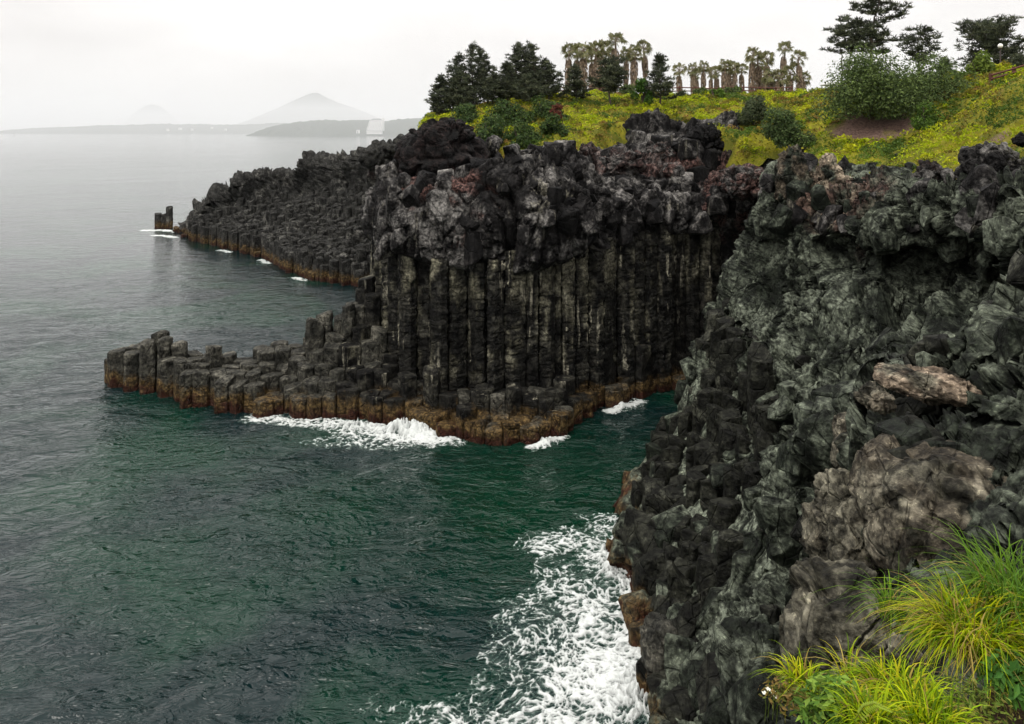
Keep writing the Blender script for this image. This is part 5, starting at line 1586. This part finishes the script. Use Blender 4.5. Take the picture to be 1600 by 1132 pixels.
# hotel on the wooded shore
HY = 2430.0
hb = at(585, 205, HY)
hotel = empty('hotel_building', (hb[0], HY, hb[2]))
tag(hotel, 'large white stepped hotel with a grey roof on the far wooded shore', 'hotel')
u = 0.86 * HY / F
floors = 9
for k in range(floors):
    x0, x1 = (-14.5 + k * 0.55) * u, (12.5 + (2.0 if k > 3 else k * 0.5)) * u
    z0 = k * 2.25 * u
    dy = k * 1.1 * u
    st = obj('storey', mesh_data('storey', *box((x0, dy, z0 - (10 if k == 0 else 0)), (x1, dy + 16 * u, z0 + 2.25 * u - 0.01)), M['hotel_white'], smooth=False), hotel)
    for j in range(9):
        w0 = x0 + (j + 0.18) * (x1 - x0) / 9
        obj('window', mesh_data('window', *box((w0, dy - 0.06, z0 + 0.5 * u), (w0 + (x1 - x0) / 9 * 0.62, dy + 0.05, z0 + 1.45 * u)), M['window'], smooth=False), st)
    obj('balcony', mesh_data('balcony', *box((x0 - 0.4, dy - 2.2, z0 - 0.10), (x1 + 0.4, dy - 0.08, z0 + 0.35 * u)), M['hotel_white'], smooth=False), st)
zt = floors * 2.25 * u; dy = floors * 1.1 * u
V = np.array([(-9.5 * u, dy, zt), (12 * u, dy, zt), (12 * u, dy + 12 * u, zt), (-9.5 * u, dy + 12 * u, zt), (-5 * u, dy + 4 * u, zt + 2.2 * u), (8 * u, dy + 4 * u, zt + 2.2 * u), (8 * u, dy + 8 * u, zt + 2.2 * u), (-5 * u, dy + 8 * u, zt + 2.2 * u)])
obj('roof', mesh_data('roof', V, np.array([(0, 1, 5, 4), (1, 2, 6, 5), (2, 3, 7, 6), (3, 0, 4, 7), (4, 5, 6, 7)]), M['hotel_roof'], smooth=False), hotel)
obj('lift_tower', mesh_data('lift_tower', *box((11.5 * u, dy + 2, 0), (15 * u, dy + 9 * u, zt + 4 * u)), M['hotel_white'], smooth=False), hotel)
rngh = np.random.default_rng(400)
for k, (px, py) in enumerate(((559, 203), (262, 201.5), (281, 199.6), (300, 200.8), (331, 198.4), (352, 201.0))):
    Y = 2420 if px > 500 else 3950
    c = at(px, py, Y)
    w = 5.0 * rngh.uniform(0.7, 1.5)
    hroot = empty('white_house', (c[0], Y, c[2] - 4))
    tag(hroot, ('white annex house beside the large hotel' if px > 500 else '%s white speck of a house from the point along the low hazy coast' % ORD[k - 1]), 'house', 'white houses on the far shore')
    obj('wall', mesh_data('wall', *box((-w, 0, -8), (w, 10, 3.5)), M['hotel_white'], smooth=False), hroot)
    obj('roof', mesh_data('roof', np.array([(-w - 1, -1, 3.52), (w + 1, -1, 3.52), (w + 1, 11, 3.52), (-w - 1, 11, 3.52), (-w - 1, 5, 6), (w + 1, 5, 6)]), [(0, 1, 5, 4), (2, 3, 4, 5), (0, 4, 3), (1, 2, 5)], M['hotel_roof'], smooth=False), hroot)
    obj('door', mesh_data('door', *box((-1, -0.15, -8), (1, -0.01, 0)), M['window'], smooth=False), hroot)
bu = at(22, 212, 2550)
buoy = empty('buoy', (bu[0], bu[1], 0))
tag(buoy, 'tiny dark marker buoy on the open water near the horizon', 'buoy')
obj('float', mesh_data('float', *lathe([(0.1, -1), (2.0, -0.6), (2.2, 0.8), (0.6, 1.4)], 14), M['metal']), buoy)
obj('mast', mesh_data('mast', *lathe([(0.6, 1.3), (0.35, 6.0), (0.9, 6.2), (0.9, 7.6), (0.05, 8.6)], 10), M['metal']), buoy)

# ------------------------------------------------------------------ the air
def volume_box(name, lo, hi, density, label):
    lo, hi = np.array(lo, float), np.array(hi, float)
    V = np.array([[(lo, hi)[i][0], (lo, hi)[j][1], (lo, hi)[k][2]] for i in (0, 1) for j in (0, 1) for k in (0, 1)])
    Fc = np.array([(0, 1, 3, 2), (4, 6, 7, 5), (0, 4, 5, 1), (2, 3, 7, 6), (0, 2, 6, 4), (1, 5, 7, 3)])
    m = bpy.data.materials.new(name)
    m.use_nodes = True
    nt = m.node_tree
    nt.nodes.clear()
    o_ = nt.nodes.new('ShaderNodeOutputMaterial')
    v_ = nt.nodes.new('ShaderNodeVolumePrincipled')
    v_.inputs['Color'].default_value = (0.945, 0.965, 0.985, 1)
    v_.inputs['Density'].default_value = density
    v_.inputs['Anisotropy'].default_value = 0.0
    nt.links.new(v_.outputs[0], o_.inputs['Volume'])
    o = obj(name, mesh_data(name, V, Fc, m, smooth=False))
    tag(o, label, kind='stuff')
    return o
volume_box('haze', (-17000, -500, -6), (17000, 25000, 900), 0.00003, 'thin pale sea haze over everything')
volume_box('fog_bank', (-16500, 500, -5), (16500, 24000, 220), 0.00031, 'low bank of sea fog drifting in front of the far shore and the mountain foot')
